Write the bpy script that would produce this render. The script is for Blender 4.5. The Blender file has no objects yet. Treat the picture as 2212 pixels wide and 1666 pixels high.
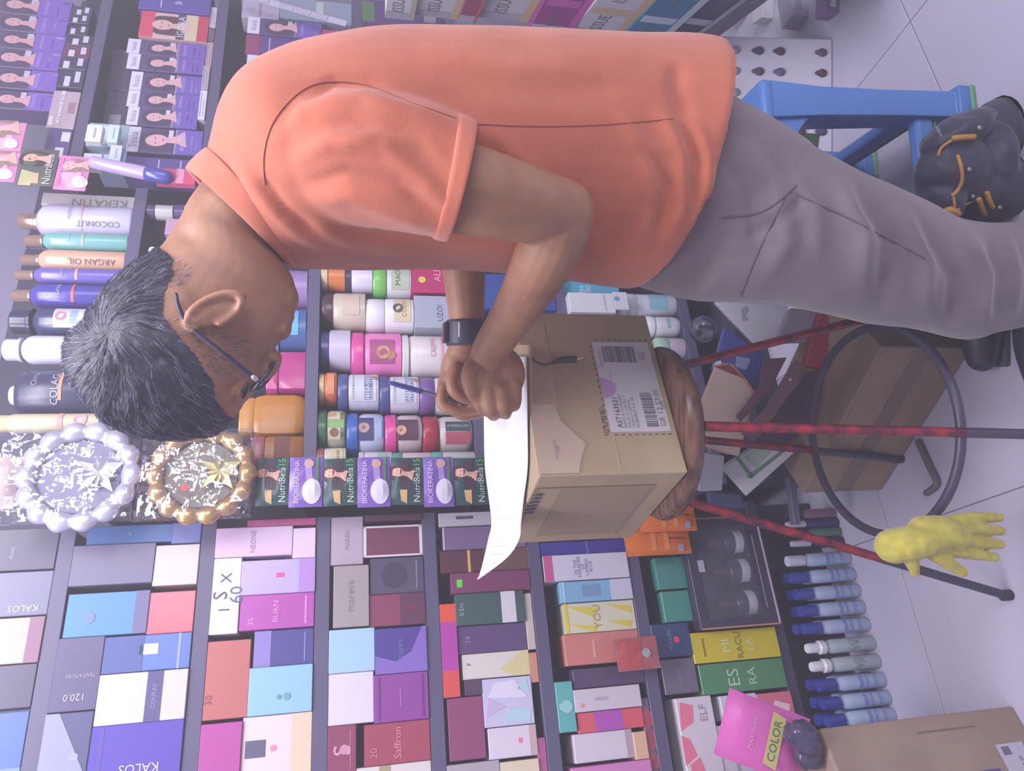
import bpy, bmesh, math, random
import numpy as np
from mathutils import Vector, Matrix, noise
from mathutils.bvhtree import BVHTree
R = math.radians
rnd = random.Random(7)
S = bpy.context.scene
COL = S.collection

# ------------------------------------------------------------------ camera
F, PITCH, H = 1550.0, R(12.4), 1.3          # pixels at 2212 px width; camera 1.3 m above the floor, held sideways
CP, SP = math.cos(PITCH), math.sin(PITCH)
cam_d = bpy.data.cameras.new('camera'); cam = bpy.data.objects.new('camera', cam_d); COL.objects.link(cam)
cam_d.sensor_fit = 'HORIZONTAL'; cam_d.sensor_width = 36.0; cam_d.lens = F*36.0/2212.0
cam_d.clip_start = 0.05
_down = Vector((0, -SP, -CP)); _right = Vector((1, 0, 0)); _fwd = Vector((0, CP, -SP))
m3 = Matrix((_down, _right, -_fwd)).transposed()
cam.matrix_world = Matrix.Translation((0, 0, H)) @ m3.to_4x4()
S.camera = cam

# ------------------------------------------------------------------ light
w = bpy.data.worlds.new('world'); S.world = w; w.use_nodes = True
w.node_tree.nodes['Background'].inputs[0].default_value = (0.83, 0.77, 1.0, 1)
w.node_tree.nodes['Background'].inputs[1].default_value = 0.47

def area(name, loc, target, sx, sy, power, col):
    d = bpy.data.lights.new(name, 'AREA'); d.shape = 'RECTANGLE'; d.size = sx; d.size_y = sy
    d.energy = power; d.color = col
    o = bpy.data.objects.new(name, d); COL.objects.link(o); o.location = loc
    o.rotation_euler = (Vector(target)-Vector(loc)).to_track_quat('-Z', 'Y').to_euler()
    return o
area('ceiling_tube_light', (0.45, 0.55, 2.95), (0.35, 1.2, 1.0), 1.5, 0.5, 62, (0.93, 0.89, 1.0))
area('ceiling_tube_light', (-0.75, 0.75, 2.95), (-0.7, 1.5, 1.0), 1.4, 0.4, 34, (0.92, 0.88, 1.0))
area('shop_front_daylight', (2.3, -1.3, 2.1), (0.1, 1.3, 0.9), 1.6, 2.0, 78, (0.94, 0.90, 1.0))
S.view_settings.view_transform = 'Standard'; S.view_settings.look = 'None'
S.view_settings.exposure = 0.0; S.view_settings.gamma = 1.0
S.view_settings.use_curve_mapping = False

# ------------------------------------------------------------------ where a photo point lies on a real plane
WA, WY = R(25.0), 1.95                       # the long shelving wall: 25 degrees to the picture plane
E3 = Vector((math.cos(WA), math.sin(WA), 0)); N3 = Vector((math.sin(WA), -math.cos(WA), 0))
O3 = Vector((0, WY, 0)); EYE = Vector((0, 0, H))
def ray(x, y):
    u, v = 833.0-y, x-1106.0
    return Vector((u, F*CP-v*SP, -F*SP-v*CP))
def PY(x, y, Y):
    r = ray(x, y); return EYE+r*(Y/r.y)
def PZ(x, y, z):
    r = ray(x, y); return EYE+r*((z-H)/r.z)
def PW(x, y, wo=0.0):
    r = ray(x, y); t = (O3+N3*wo-EYE).dot(N3)/r.dot(N3); return EYE+r*t
def SZ(x, y, wo=0.0):
    p = PW(x, y, wo); return (p-O3).dot(E3), p.z
def WP(s, z, wo=0.0):
    p = O3+E3*s+N3*wo; p.z = z; return p
def pix(p):
    d = Vector(p)-EYE
    zc = d.y*CP-d.z*SP
    return 1106+F*(-d.y*SP-d.z*CP)/zc, 833-F*d.x/zc
def pm(px, x, y, Y):                          # pixels -> metres at depth Y
    return px*Y/ray(x, y).y

# ------------------------------------------------------------------ materials
def lin(h):
    if not isinstance(h, str): return tuple(h)
    h = h.lstrip('#'); o = []
    for i in (0, 2, 4):
        c = int(h[i:i+2], 16)/255.0
        o.append(c/12.92 if c <= 0.04045 else ((c+0.055)/1.055)**2.4)
    return tuple(o)
TINT = (1.02, 1.04, 0.96)
KALB = 0.86
_M = {}
def mat(h, rough=0.5, metal=0.0, kind='plain', scale=1.0, h2=None, raw=False):
    key = (h, rough, metal, kind, scale, h2)
    if key in _M: return _M[key]
    m = bpy.data.materials.new(kind+'_'+str(h).replace('#', '')); m.use_nodes = True
    nt = m.node_tree; b = nt.nodes['Principled BSDF']
    c = [min(0.92, v*KALB*t) for v, t in zip(lin(h), TINT)]
    b.inputs['Base Color'].default_value = (*c, 1)
    b.inputs['Roughness'].default_value = rough; b.inputs['Metallic'].default_value = metal
    if kind in ('plain',): _M[key] = m; return m
    tc = nt.nodes.new('ShaderNodeTexCoord')
    no = nt.nodes.new('ShaderNodeTexNoise'); no.inputs['Scale'].default_value = scale
    no.inputs['Detail'].default_value = 5.0
    nt.links.new(tc.outputs['Object'], no.inputs['Vector'])
    mix = nt.nodes.new('ShaderNodeMix'); mix.data_type = 'RGBA'
    c2 = [min(0.92, v*KALB*t) for v, t in zip(lin(h2 or h), TINT)]
    if not h2: c2 = [v*0.8 for v in c]
    mix.inputs[6].default_value = (*c, 1); mix.inputs[7].default_value = (*c2, 1)
    if kind == 'wood':
        mp = nt.nodes.new('ShaderNodeMapping'); mp.inputs['Scale'].default_value = (1, 6, 6)
        nt.links.new(tc.outputs['Object'], mp.inputs['Vector']); nt.links.new(mp.outputs[0], no.inputs['Vector'])
    rp = nt.nodes.new('ShaderNodeMapRange'); rp.inputs[1].default_value = 0.38; rp.inputs[2].default_value = 0.62
    nt.links.new(no.outputs['Fac'], rp.inputs[0]); nt.links.new(rp.outputs[0], mix.inputs[0])
    nt.links.new(mix.outputs[2], b.inputs['Base Color'])
    if kind in ('fabric', 'skin', 'card', 'foil', 'hair'):
        bp = nt.nodes.new('ShaderNodeBump')
        n2 = nt.nodes.new('ShaderNodeTexNoise')
        n2.inputs['Scale'].default_value = {'fabric': 900, 'skin': 500, 'card': 260, 'foil': 45, 'hair': 700}[kind]
        nt.links.new(tc.outputs['Object'], n2.inputs['Vector'])
        bp.inputs['Strength'].default_value = {'fabric': 0.25, 'skin': 0.12, 'card': 0.12, 'foil': 0.7, 'hair': 0.4}[kind]
        bp.inputs['Distance'].default_value = 0.002 if kind != 'foil' else 0.01
        nt.links.new(n2.outputs['Fac'], bp.inputs['Height']); nt.links.new(bp.outputs[0], b.inputs['Normal'])
    if kind == 'fabric':
        b.inputs['Sheen Weight'].default_value = 0.25
    if kind == 'skin':
        b.inputs['Subsurface Weight'].default_value = 0.0
    _M[key] = m; return m
def film(h, fac=0.17, rough=0.07, bump=0.7, bscale=24):
    key = ('film', h, fac, bscale)
    if key in _M: return _M[key]
    m = bpy.data.materials.new('cellophane'); m.use_nodes = True; nt = m.node_tree; nt.nodes.remove(nt.nodes['Principled BSDF'])
    t = nt.nodes.new('ShaderNodeBsdfTransparent'); g = nt.nodes.new('ShaderNodeBsdfGlossy'); x = nt.nodes.new('ShaderNodeMixShader')
    g.inputs['Color'].default_value = (*lin(h), 1); g.inputs['Roughness'].default_value = rough; x.inputs[0].default_value = fac
    tc = nt.nodes.new('ShaderNodeTexCoord'); n2 = nt.nodes.new('ShaderNodeTexVoronoi'); bp = nt.nodes.new('ShaderNodeBump'); n3 = nt.nodes.new('ShaderNodeTexNoise'); ad = nt.nodes.new('ShaderNodeMath')
    n2.inputs['Scale'].default_value = bscale; n3.inputs['Scale'].default_value = bscale*.6; n3.inputs['Detail'].default_value = 3
    nt.links.new(tc.outputs['Object'], n2.inputs['Vector']); nt.links.new(tc.outputs['Object'], n3.inputs['Vector'])
    nt.links.new(n2.outputs['Distance'], ad.inputs[0]); nt.links.new(n3.outputs['Fac'], ad.inputs[1]); nt.links.new(ad.outputs[0], bp.inputs['Height'])
    bp.inputs['Strength'].default_value = bump; bp.inputs['Distance'].default_value = 0.02
    nt.links.new(bp.outputs[0], g.inputs['Normal'])
    nt.links.new(t.outputs[0], x.inputs[1]); nt.links.new(g.outputs[0], x.inputs[2]); nt.links.new(x.outputs[0], nt.nodes['Material Output'].inputs[0])
    _M[key] = m; return m
def glassy(h, alpha=0.2, rough=0.08, bump=0.0, bscale=30):
    key = ('glassy', h, alpha, rough, bump)
    if key in _M: return _M[key]
    m = bpy.data.materials.new('clear_plastic'); m.use_nodes = True
    nt = m.node_tree; b = nt.nodes['Principled BSDF']
    b.inputs['Base Color'].default_value = (*lin(h), 1); b.inputs['Roughness'].default_value = rough
    b.inputs['Alpha'].default_value = alpha; b.inputs['Specular IOR Level'].default_value = 0.9
    if bump:
        tc = nt.nodes.new('ShaderNodeTexCoord'); n2 = nt.nodes.new('ShaderNodeTexNoise'); bp = nt.nodes.new('ShaderNodeBump')
        n2.inputs['Scale'].default_value = bscale; n2.inputs['Detail'].default_value = 4
        nt.links.new(tc.outputs['Object'], n2.inputs['Vector']); nt.links.new(n2.outputs['Fac'], bp.inputs['Height'])
        bp.inputs['Strength'].default_value = bump; bp.inputs['Distance'].default_value = 0.02
        nt.links.new(bp.outputs[0], b.inputs['Normal'])
    _M[key] = m; return m

# ------------------------------------------------------------------ mesh helpers
def link(name, me, parent=None, mats=None, smooth=False):
    o = bpy.data.objects.new(name, me); COL.objects.link(o)
    for m in (mats or []): me.materials.append(m)
    if smooth: me.polygons.foreach_set('use_smooth', [True]*len(me.polygons))
    if parent is not None: o.parent = parent
    return o
def mesh(name, V, Fc, parent=None, mats=None, smooth=False, mi=None):
    me = bpy.data.meshes.new(name); me.from_pydata([tuple(v) for v in V], [], Fc); me.validate()
    o = link(name, me, parent, mats, smooth)
    if mi: me.polygons.foreach_set('material_index', mi)
    me.update(); return o
def tag(o, label, cat, group=None, kind=None):
    if label: o['label'] = label
    if cat: o['category'] = cat
    if group: o['group'] = group
    if kind: o['kind'] = kind
    return o
def empty(name, loc, label, cat, rz=0.0, group=None):
    o = bpy.data.objects.new(name, None); COL.objects.link(o); o.location = loc; o.rotation_euler = (0, 0, rz)
    o.empty_display_size = 0.02
    return tag(o, label, cat, group)
_BX = {}
def bevel_box(w_, d_, h_, bev=0.001, seg=1, base=True):
    bm = bmesh.new(); bmesh.ops.create_cube(bm, size=1)
    bmesh.ops.scale(bm, vec=(w_, d_, h_), verts=bm.verts)
    if bev > 0: bmesh.ops.bevel(bm, geom=bm.edges[:], offset=bev, segments=seg, profile=0.5, affect='EDGES')
    if base: bmesh.ops.translate(bm, vec=(0, 0, h_/2), verts=bm.verts)
    me = bpy.data.meshes.new('box'); bm.to_mesh(me); bm.free(); return me
def box(name, loc, size, m, parent=None, rz=0.0, bev=0.001, seg=1, base=True, smooth=False):
    o = link(name, bevel_box(*size, bev=bev, seg=seg, base=base), parent, [m], smooth)
    o.location = loc; o.rotation_euler = (0, 0, rz); return o
def plate(name, x0, z0, x1, z1, yf, m, parent, t=0.0006):       # a thin printed panel on a front face (local frame)
    V = [(x0, yf, z0), (x1, yf, z0), (x1, yf, z1), (x0, yf, z1)]
    V2 = [(x, yf-t, z) for x, _, z in V]
    Fc = [(4, 5, 6, 7), (0, 4, 7, 3), (5, 1, 2, 6), (7, 6, 2, 3), (0, 1, 5, 4)]
    return mesh(name, V+V2, Fc, parent, [m])
def poly_plate(name, pts, yf, m, parent, t=0.0007):             # same, any outline given in (x, z)
    n = len(pts); V = [(x, yf, z) for x, z in pts]+[(x, yf-t, z) for x, z in pts]
    Fc = [tuple(range(n, 2*n))]+[(i, (i+1) % n, n+(i+1) % n, n+i) for i in range(n)]
    return mesh(name, V, Fc, parent, [m])
def disc(name, cx, cz, rx, rz_, yf, m, parent, n=16, t=0.0007):
    return poly_plate(name, [(cx+rx*math.cos(6.2832*i/n), cz+rz_*math.sin(6.2832*i/n)) for i in range(n)], yf, m, parent, t)
_TX = {}
def text_mesh(s):
    if s in _TX: return _TX[s]
    cu = bpy.data.curves.new('t', 'FONT'); cu.body = s; cu.resolution_u = 2; cu.align_x = 'CENTER'; cu.align_y = 'CENTER'
    cu.space_line = 0.85
    ob = bpy.data.objects.new('t', cu); COL.objects.link(ob)
    dg = bpy.context.evaluated_depsgraph_get()
    me = bpy.data.meshes.new_from_object(ob.evaluated_get(dg), depsgraph=dg)
    V = np.array([v.co[:] for v in me.vertices]).reshape(-1, 3); Fc = [tuple(p.vertices) for p in me.polygons]
    bpy.data.objects.remove(ob); bpy.data.curves.remove(cu); bpy.data.meshes.remove(me)
    if len(V) == 0: V = np.zeros((1, 3))
    mn, mx = V.min(0), V.max(0)
    V = (V-(mn+mx)/2); _TX[s] = (V, Fc, mx[0]-mn[0], mx[1]-mn[1]); return _TX[s]
def lettering(s, cx, cz, length, rot, yf, m, parent, maxh=None, wrap=None, bold=0.0, name='lettering'):
    V, Fc, wx, wy = text_mesh(s)
    k = length/max(wx, 1e-6)
    if maxh and k*wy > maxh: k = maxh/wy
    c, sn = math.cos(R(rot)), math.sin(R(rot))
    P = []
    for x, y, _ in V:
        x, y = x*k, y*k
        X, Z = cx+x*c-y*sn, cz+x*sn+y*c
        if wrap: a = X/wrap; P.append((wrap*math.sin(a), -wrap*math.cos(a), Z))
        else: P.append((X, yf-0.0009, Z))
    return mesh(name, P, Fc, parent, [m])
def do_prints(o, prints, w_, h_, yf, wrap=None):
    """prints on the front of a w_ x h_ face, a = 0..1 left to right, b = 0..1 bottom to top"""
    for p in prints or []:
        k = p[0]
        if k == 'r':
            _, a0, b0, a1, b1, c = p[:6]; nm = p[6] if len(p) > 6 else 'color_panel'
            if wrap:
                arc_label(nm, wrap, (a0-.5)*w_/wrap*1.0, (a1-.5)*w_/wrap*1.0, b0*h_, b1*h_, mat(c), o)
            else:
                plate(nm, (a0-.5)*w_, b0*h_, (a1-.5)*w_, b1*h_, yf, mat(c), o)
        elif k == 'd':
            _, a, b, r, c = p[:5]; nm = p[5] if len(p) > 5 else 'sticker'
            disc(nm, (a-.5)*w_, b*h_, r*w_, r*w_, yf-0.0003, mat(c), o)
        elif k == 'g':
            pts = [((a-.5)*w_, b*h_) for a, b in p[1]]
            poly_plate(p[3] if len(p) > 3 else 'color_panel', pts, yf, mat(p[2]), o)
        elif k == 't':
            _, s, a, b, L, rot, c = p[:7]
            full = (w_ if abs(math.cos(R(rot))) > .7 else h_)
            oth = (h_ if abs(math.cos(R(rot))) > .7 else w_)
            lettering(s, (a-.5)*w_, b*h_, L*full, rot, yf, mat(c), o, maxh=oth*.6, wrap=wrap)
        elif k == 'p':                                            # a printed portrait: hair, face, neck
            _, a, b, sz, hc, fc = p[:6]; x, z, r = (a-.5)*w_, b*h_, min(sz*min(w_, h_), .56*w_, .62*h_*min(b, 1-b+.3))
            portrait(x, z, r, yf, hc, fc, o, p[6] if len(p) > 6 else 0)
def portrait(x, z, r, yf, hc, fc, par, tilt=0):
    V = []; Fc = []; mi = []
    def shp(pts, y, m):
        b0 = len(V); V.extend((px, y, pz) for px, pz in pts); Fc.append(tuple(range(b0, b0+len(pts)))); mi.append(m)
    c, s = math.cos(R(tilt)), math.sin(R(tilt))
    def rt(pts): return [(x+px*c-pz*s, z+px*s+pz*c) for px, pz in pts]
    el = lambda cx, cz, a, b, n=18: [(cx+a*math.cos(6.2832*i/n), cz+b*math.sin(6.2832*i/n)) for i in range(n)]
    hair = [(-.62*r, -1.5*r), (-.85*r, -.6*r), (-.8*r, .3*r), (-.5*r, .85*r), (0, 1.02*r), (.5*r, .85*r), (.8*r, .3*r), (.85*r, -.6*r), (.62*r, -1.5*r)]
    shp(rt(hair), yf-.0005, 0)
    shp(rt([(-.2*r, -.5*r), (.2*r, -.5*r), (.26*r, -1.0*r), (.6*r, -1.5*r), (-.6*r, -1.5*r), (-.26*r, -1.0*r)]), yf-.0007, 1)
    shp(rt(el(0.02*r, 0.05*r, .44*r, .6*r)), yf-.0009, 1)
    for sx in (-.18, .2): shp(rt(el(sx*r, .12*r, .085*r, .028*r, 8)), yf-.0011, 2)
    shp(rt(el(.02*r, -.3*r, .13*r, .05*r, 8)), yf-.0011, 3)
    mesh('portrait', V, Fc, par, [mat(hc), mat(fc), mat('6a4a50'), mat('b8747c')], mi=mi)
def arc_label(name, r, a0, a1, z0, z1, m, parent, n=12):
    V = []; Fc = []
    for i in range(n+1):
        a = a0+(a1-a0)*i/n
        for z in (z0, z1): V.append((r*math.sin(a), -r*math.cos(a), z))
    for i in range(n): Fc.append((2*i, 2*i+2, 2*i+3, 2*i+1))
    return mesh(name, V, Fc, parent, [m], True)
def lathe(name, prof, m, parent=None, n=24, sq=0.0, sx=1.0, sy=1.0, smooth=True):
    """prof: list of (radius, z); closed with caps.  sq squares the section, sx/sy flatten it"""
    V = []; Fc = []
    for r_, z in prof:
        for i in range(n):
            a = 6.28318*i/n; c, s = math.cos(a), math.sin(a)
            k = 1.0/((abs(c)**(2+sq*8)+abs(s)**(2+sq*8))**(1/(2+sq*8))) if sq else 1.0
            V.append((r_*c*k*sx, r_*s*k*sy, z))
    L = len(prof)
    for j in range(L-1):
        for i in range(n):
            Fc.append((j*n+i, j*n+(i+1) % n, (j+1)*n+(i+1) % n, (j+1)*n+i))
    Fc.append(tuple(range(n-1, -1, -1))); Fc.append(tuple((L-1)*n+i for i in range(n)))
    o = mesh(name, V, Fc, parent, [m], smooth)
    if smooth: sharp(o)
    return o
def sharp(o, ang=40):
    bm = bmesh.new(); bm.from_mesh(o.data)
    for e in bm.edges:
        if len(e.link_faces) == 2: e.smooth = e.calc_face_angle(0) < R(ang)
    bm.to_mesh(o.data); bm.free()
def catmull(P, sub):
    P = np.asarray(P, float); out = []
    n = len(P)
    for i in range(n-1):
        p0, p1, p2, p3 = P[max(i-1, 0)], P[i], P[i+1], P[min(i+2, n-1)]
        for k in range(sub):
            t = k/sub
            out.append(.5*((2*p1)+(-p0+p2)*t+(2*p0-5*p1+4*p2-p3)*t*t+(-p0+3*p1-3*p2+p3)*t**3))
    out.append(P[-1]); return np.array(out)
def tube_vf(C, rad, n=10, sub=4, ry=None, cap=True):
    """round tube through points C (k,3) with radii; returns verts, faces"""
    C = np.asarray(C, float); rad = np.asarray(rad if np.ndim(rad) else [rad]*len(C), float)
    D = np.column_stack([C, rad]); D = catmull(D, sub) if len(C) > 2 or sub > 1 else D
    C, rad = D[:, :3], np.maximum(D[:, 3], 1e-4)
    V = []; Fc = []; T = np.gradient(C, axis=0); T /= (np.linalg.norm(T, axis=1)[:, None]+1e-12)
    up = np.array([0, 0, 1.0]) if abs(T[0][2]) < .8 else np.array([0, 1.0, 0])
    u = np.cross(T[0], up); u /= np.linalg.norm(u)
    ks = list(range(len(C)))
    def ring(c, t, r_):
        nonlocal u
        u = u-t*np.dot(u, t); u /= np.linalg.norm(u); v = np.cross(t, u)
        for i in range(n):
            a = 6.28318*i/n; V.append(c+r_*(u*math.cos(a)+v*math.sin(a)))
    rings = []
    if cap:
        for q in (80, 50, 25): rings.append((C[0]-T[0]*rad[0]*math.sin(R(q)), T[0], rad[0]*math.cos(R(q))))
    for i in ks: rings.append((C[i], T[i], rad[i]))
    if cap:
        for q in (25, 50, 80): rings.append((C[-1]+T[-1]*rad[-1]*math.sin(R(q)), T[-1], rad[-1]*math.cos(R(q))))
    for c, t, r_ in rings: ring(c, t, r_)
    L = len(rings)
    for j in range(L-1):
        for i in range(n): Fc.append((j*n+i, j*n+(i+1) % n, (j+1)*n+(i+1) % n, (j+1)*n+i))
    Fc.append(tuple(range(n-1, -1, -1))); Fc.append(tuple((L-1)*n+i for i in range(n)))
    return V, Fc
class MB:
    """collects pieces into one mesh"""
    def __init__(s): s.V = []; s.F = []; s.mi = []
    def add(s, V, Fc, m=0):
        b = len(s.V); s.V.extend(tuple(v) for v in V); s.F.extend(tuple(i+b for i in f) for f in Fc); s.mi.extend([m]*len(Fc)); return s
    def tube(s, C, rad, n=10, sub=4, m=0, cap=True): return s.add(*tube_vf(C, rad, n, sub, cap=cap), m)
    def ell(s, c, ax, m=0, n=16, k=10):
        """ellipsoid: ax = three axis vectors"""
        A = np.array([list(v) for v in ax], float); c = np.array(c, float); V = []; Fc = []
        for j in range(1, k):
            th = math.pi*j/k
            for i in range(n):
                a = 6.28318*i/n; V.append(c+A[0]*math.sin(th)*math.cos(a)+A[1]*math.sin(th)*math.sin(a)+A[2]*math.cos(th))
        for j in range(k-2):
            for i in range(n): Fc.append((j*n+i, (j+1)*n+i, (j+1)*n+(i+1) % n, j*n+(i+1) % n))
        a, b = len(V), len(V)+1; V += [c+A[2], c-A[2]]
        for i in range(n): Fc.append((a, i, (i+1) % n)); Fc.append((b, (k-2)*n+(i+1) % n, (k-2)*n+i))
        # outward winding whatever the handedness of the axes
        if np.linalg.det(A) < 0: Fc = [tuple(reversed(f)) for f in Fc]
        return s.add(V, Fc, m)
    def build(s, name, mats, parent=None, smooth=True):
        return mesh(name, s.V, s.F, parent, mats, smooth, mi=s.mi)
def remesh(o, vox, smooth_it=0, fac=0.5):
    md = o.modifiers.new('r', 'REMESH'); md.mode = 'VOXEL'; md.voxel_size = vox; md.use_smooth_shade = True
    if smooth_it:
        sm = o.modifiers.new('s', 'SMOOTH'); sm.iterations = smooth_it; sm.factor = fac
    dg = bpy.context.evaluated_depsgraph_get(); me = bpy.data.meshes.new_from_object(o.evaluated_get(dg), depsgraph=dg)
    old = o.data; o.modifiers.clear(); ms = [m for m in old.materials]; o.data = me
    me.materials.clear()
    for m in ms: me.materials.append(m)
    me.polygons.foreach_set('use_smooth', [True]*len(me.polygons))
    bpy.data.meshes.remove(old); return o
def rod(name, a, b, r, m, parent=None, n=10):
    V, Fc = tube_vf([a, b], r, n, 1, cap=False); o = mesh(name, V, Fc, parent, [m], True); sharp(o); return o

# ================================================================== SETTING
TA = R(24.5); TE = Vector((math.cos(TA), math.sin(TA), 0)); TN = Vector((-math.sin(TA), math.cos(TA), 0))
flo = box('floor', (0.1, 1.2, -0.06), (5.2, 4.6, 0.055), mat('9a95ae', 0.7), bev=0)
flo['kind'] = 'structure'
tile_me = bevel_box(0.548, 0.573, 0.005, 0.0012)
tile_m = mat('c9c2e0', 0.28, 0, 'tile', 3.0, 'c3bcda'); tile_me.materials.append(tile_m)
for i in range(-5, 6):
    for j in range(-4, 5):
        c = TE*(0.305+0.55*(i+.5))+TN*(0.98+0.575*(j+.5))
        if abs(c.x) > 2.2 or not -0.6 < c.y < 3.2: continue
        t = bpy.data.objects.new('tile', tile_me); COL.objects.link(t); t.parent = flo
        t.location = (c.x-0.1, c.y-1.2, -0.005+0.06); t.rotation_euler = (0, 0, TA)
wl = box('wall_back', WP(0.2, 0, -0.42), (4.4, 0.05, 2.7), mat('8d87a8', 0.8), rz=WA, bev=0); wl['kind'] = 'structure'

SD = SZ(800, 1088)[0]; SEE = SZ(300, 385)[0]
def unit(label, s0, s1, zs, deck, top, mains, pin=0.0):
    """a gondola bay: back panel, two uprights, boards with a price rail, base deck and kick plate"""
    sm = (s0+s1)/2; W = s1-s0
    g = empty('shelving_unit', WP(sm, 0, -0.192), label, 'shelving unit', WA, 'black shop shelving along the wall')
    m, mr, mb = mains
    box('back_panel', (0, 0.185, 0.02), (W-0.004, 0.02, top), mb, g, bev=0.001)
    for sx in (-1, 1): box('upright', (sx*(W/2-0.011), 0.16, 0.0), (0.018, 0.028, top), mr, g)
    box('base_deck', (0, -0.0, deck-0.03), (W-0.05, 0.35, 0.03), m, g)
    box('kick_plate', (0, -0.12, 0.0), (W-0.05, 0.012, deck-0.031), mb, g)
    for z in zs:
        o = box('shelf', (0, -0.002, z-0.016), (W-0.05, 0.345, 0.016), m, g)
        r_ = box('price_rail', (0, -0.1765, -0.0175), (W-0.05, 0.006, 0.0325), mr, o)
    return g
M_SH = (mat('45415e', 0.45), mat('5a5578', 0.4), mat('3f3b58', 0.6))
ZL = [1.95, 1.65, 1.39, 1.135, 0.873, 0.61]; DL = 0.235
ZC = [SZ(278, 480)[1], SZ(418, 440)[1], SZ(659, 800)[1], SZ(1014, 780)[1], SZ(1200, 640)[1], SZ(1466, 650)[1]]
ZR = [SZ(203, 60)[1], SZ(453, 150)[1], SZ(500, 100)[1]-0.02, SZ(760, 60)[1], SZ(960, 40)[1], SZ(1200, 40)[1]]
ZR = [ZR[0], ZR[1], ZR[3], ZR[4], ZR[5]]
unit('black perfume bay with six stepped shelves left of the hanging sachets', SD-1.55, SD-0.001, ZL, DL, 2.3, M_SH)
unit('black middle bay holding jars and pump bottles behind the man', SD+0.001, SEE-0.001, ZC, 0.16, 2.3, M_SH)
unit('black right hand bay filled with purple hair dye boxes', SEE+0.001, SEE+1.15, ZR, 0.16, 2.3, M_SH)

# ================================================================== THINGS ON THE SHELVES
def settle(entries, shelves, floor_z=None):
    """entries: dicts with s0 s1 z0 z1 from the photo; rest them on their shelf or on the thing below, and keep neighbours apart"""
    entries.sort(key=lambda e: e['z0']); placed = []
    for e in entries:
        wdt = e['s1']-e['s0']
        sup = max([z for z in shelves if z <= e['z0']+0.075] or [min(shelves)])
        for q in placed:
            ov = min(e['s1'], q['s1'])-max(e['s0'], q['s0'])
            if ov > 0.22*min(wdt, q['s1']-q['s0']) and q['z1'] <= e['z0']+0.05 and q['z1'] > sup: sup = q['z1']
        e['z0'] = sup+0.0004
        nxt = min([z for z in shelves if z > e['z0']+0.02] or [9])-0.034
        e['z1'] = max(e['z0']+0.02, min(e['z1'], nxt)); placed.append(e)
    for it in range(3):
        for i, a in enumerate(entries):
            for b in entries[i+1:]:
                ov = min(a['s1'], b['s1'])-max(a['s0'], b['s0']); oz = min(a['z1'], b['z1'])-max(a['z0'], b['z0'])
                if ov > -0.0006 and oz > 0.0003:
                    l, r_ = (a, b) if a['s0']+a['s1'] < b['s0']+b['s1'] else (b, a)
                    if ov < 0.45*min(a['s1']-a['s0'], b['s1']-b['s0']):
                        m = (l['s1']+r_['s0'])/2; l['s1'] = m-0.0005; r_['s0'] = m+0.0005
                    else:
                        lo, hi = (a, b) if a['z0'] < b['z0'] else (b, a); lo['z1'] = max(lo['z0']+.01, hi['z0']-0.0006)
    return entries
def entry(x0, y0, x1, y1, **k):
    xm, ym = (x0+x1)/2, (y0+y1)/2
    d = dict(s0=SZ(xm, y1)[0], s1=SZ(xm, y0)[0], z0=SZ(x1, ym)[1], z1=SZ(x0, ym)[1]); d.update(k); return d
def carton(e, name='perfume_box', cat='box', group='perfume boxes on the left hand shelves', depth=0.075):
    W, Hh = e['s1']-e['s0'], e['z1']-e['z0']
    if Hh < 0.012: Hh = 0.012
    wo = e.get('w', rnd.uniform(-0.014, -0.004)); dp = e.get('d', depth)
    o = box(name, WP((e['s0']+e['s1'])/2, e['z0'], wo-dp/2), (W, dp, Hh), mat(e['c'], e.get('r', 0.35)), rz=WA, bev=0.0012)
    tag(o, e['l'], cat, e.get('g', group)); do_prints(o, e.get('p'), W, Hh, -dp/2); return o
LEFT = []
def B(x0, y0, x1, y1, c, l, *p, **k): LEFT.append(entry(x0, y0, x1, y1, c=c, l=l, p=p, **k))
WH = 'e6e0f4'
# row 0 (top, cut by the picture edge)
B(-60, 1133, 122, 1231, '4a4562', 'charcoal perfume box with small pale lettering, top shelf beside the silver bag', ('t', 'mon', .42, .53, .25, 0, 'a8a2bc'))
B(-60, 1234, 108, 1330, '716f92', 'slate grey box with sideways white capitals on the top shelf', ('t', 'KALOS', .16, .33, .40, 90, 'cfcbe2'))
B(-60, 1335, 95, 1434, 'c0a59e', 'beige and maroon perfume box on the top shelf', ('r', 0, 0, 1, .22, '8b6280', 'band'))
B(-60, 1437, 80, 1532, '4b4664', 'dark plain wrapped box on the top shelf beside the beige one')
B(-60, 1540, 65, 1690, '4a68ac', 'royal blue box at the far left end of the top shelf', ('r', .1, 0, .18, 1, '6f8ac8'))
# row 1
B(186, 1116, 368, 1171, '4a6eae', 'long blue box on the second shelf behind the plastic bags', ('d', .5, .5, .1, '5a8ab8', 'emblem'))
B(371, 1116, 441, 1171, '6c73b4', 'small periwinkle box at the right end of second shelf')
B(133, 1175, 327, 1262, '6d6688', 'tall smoky grey cellophane wrapped box stacked on the cream one')
B(331, 1175, 432, 1262, 'cdbec4', 'cream cellophane wrapped box under the smoky grey box')
B(318, 1277, 413, 1367, 'd45f72', 'coral red shiny wrapped box under the light blue box', r=.15)
B(140, 1279, 316, 1372, '5087c0', 'light blue tall box with faint round seal above the red box', ('d', .42, .72, .14, '6a80b4', 'seal'), ('r', 0, 0, 1, .17, '6a6494', 'band'))
B(105, 1377, 223, 1536, '57507a', 'dull violet wide box with number print on second shelf', ('t', 'TENTATION', .47, .4, .62, 90, 'a79fc6'), ('t', '120.0', .18, .5, .42, 90, 'b7b0d4'))
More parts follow.
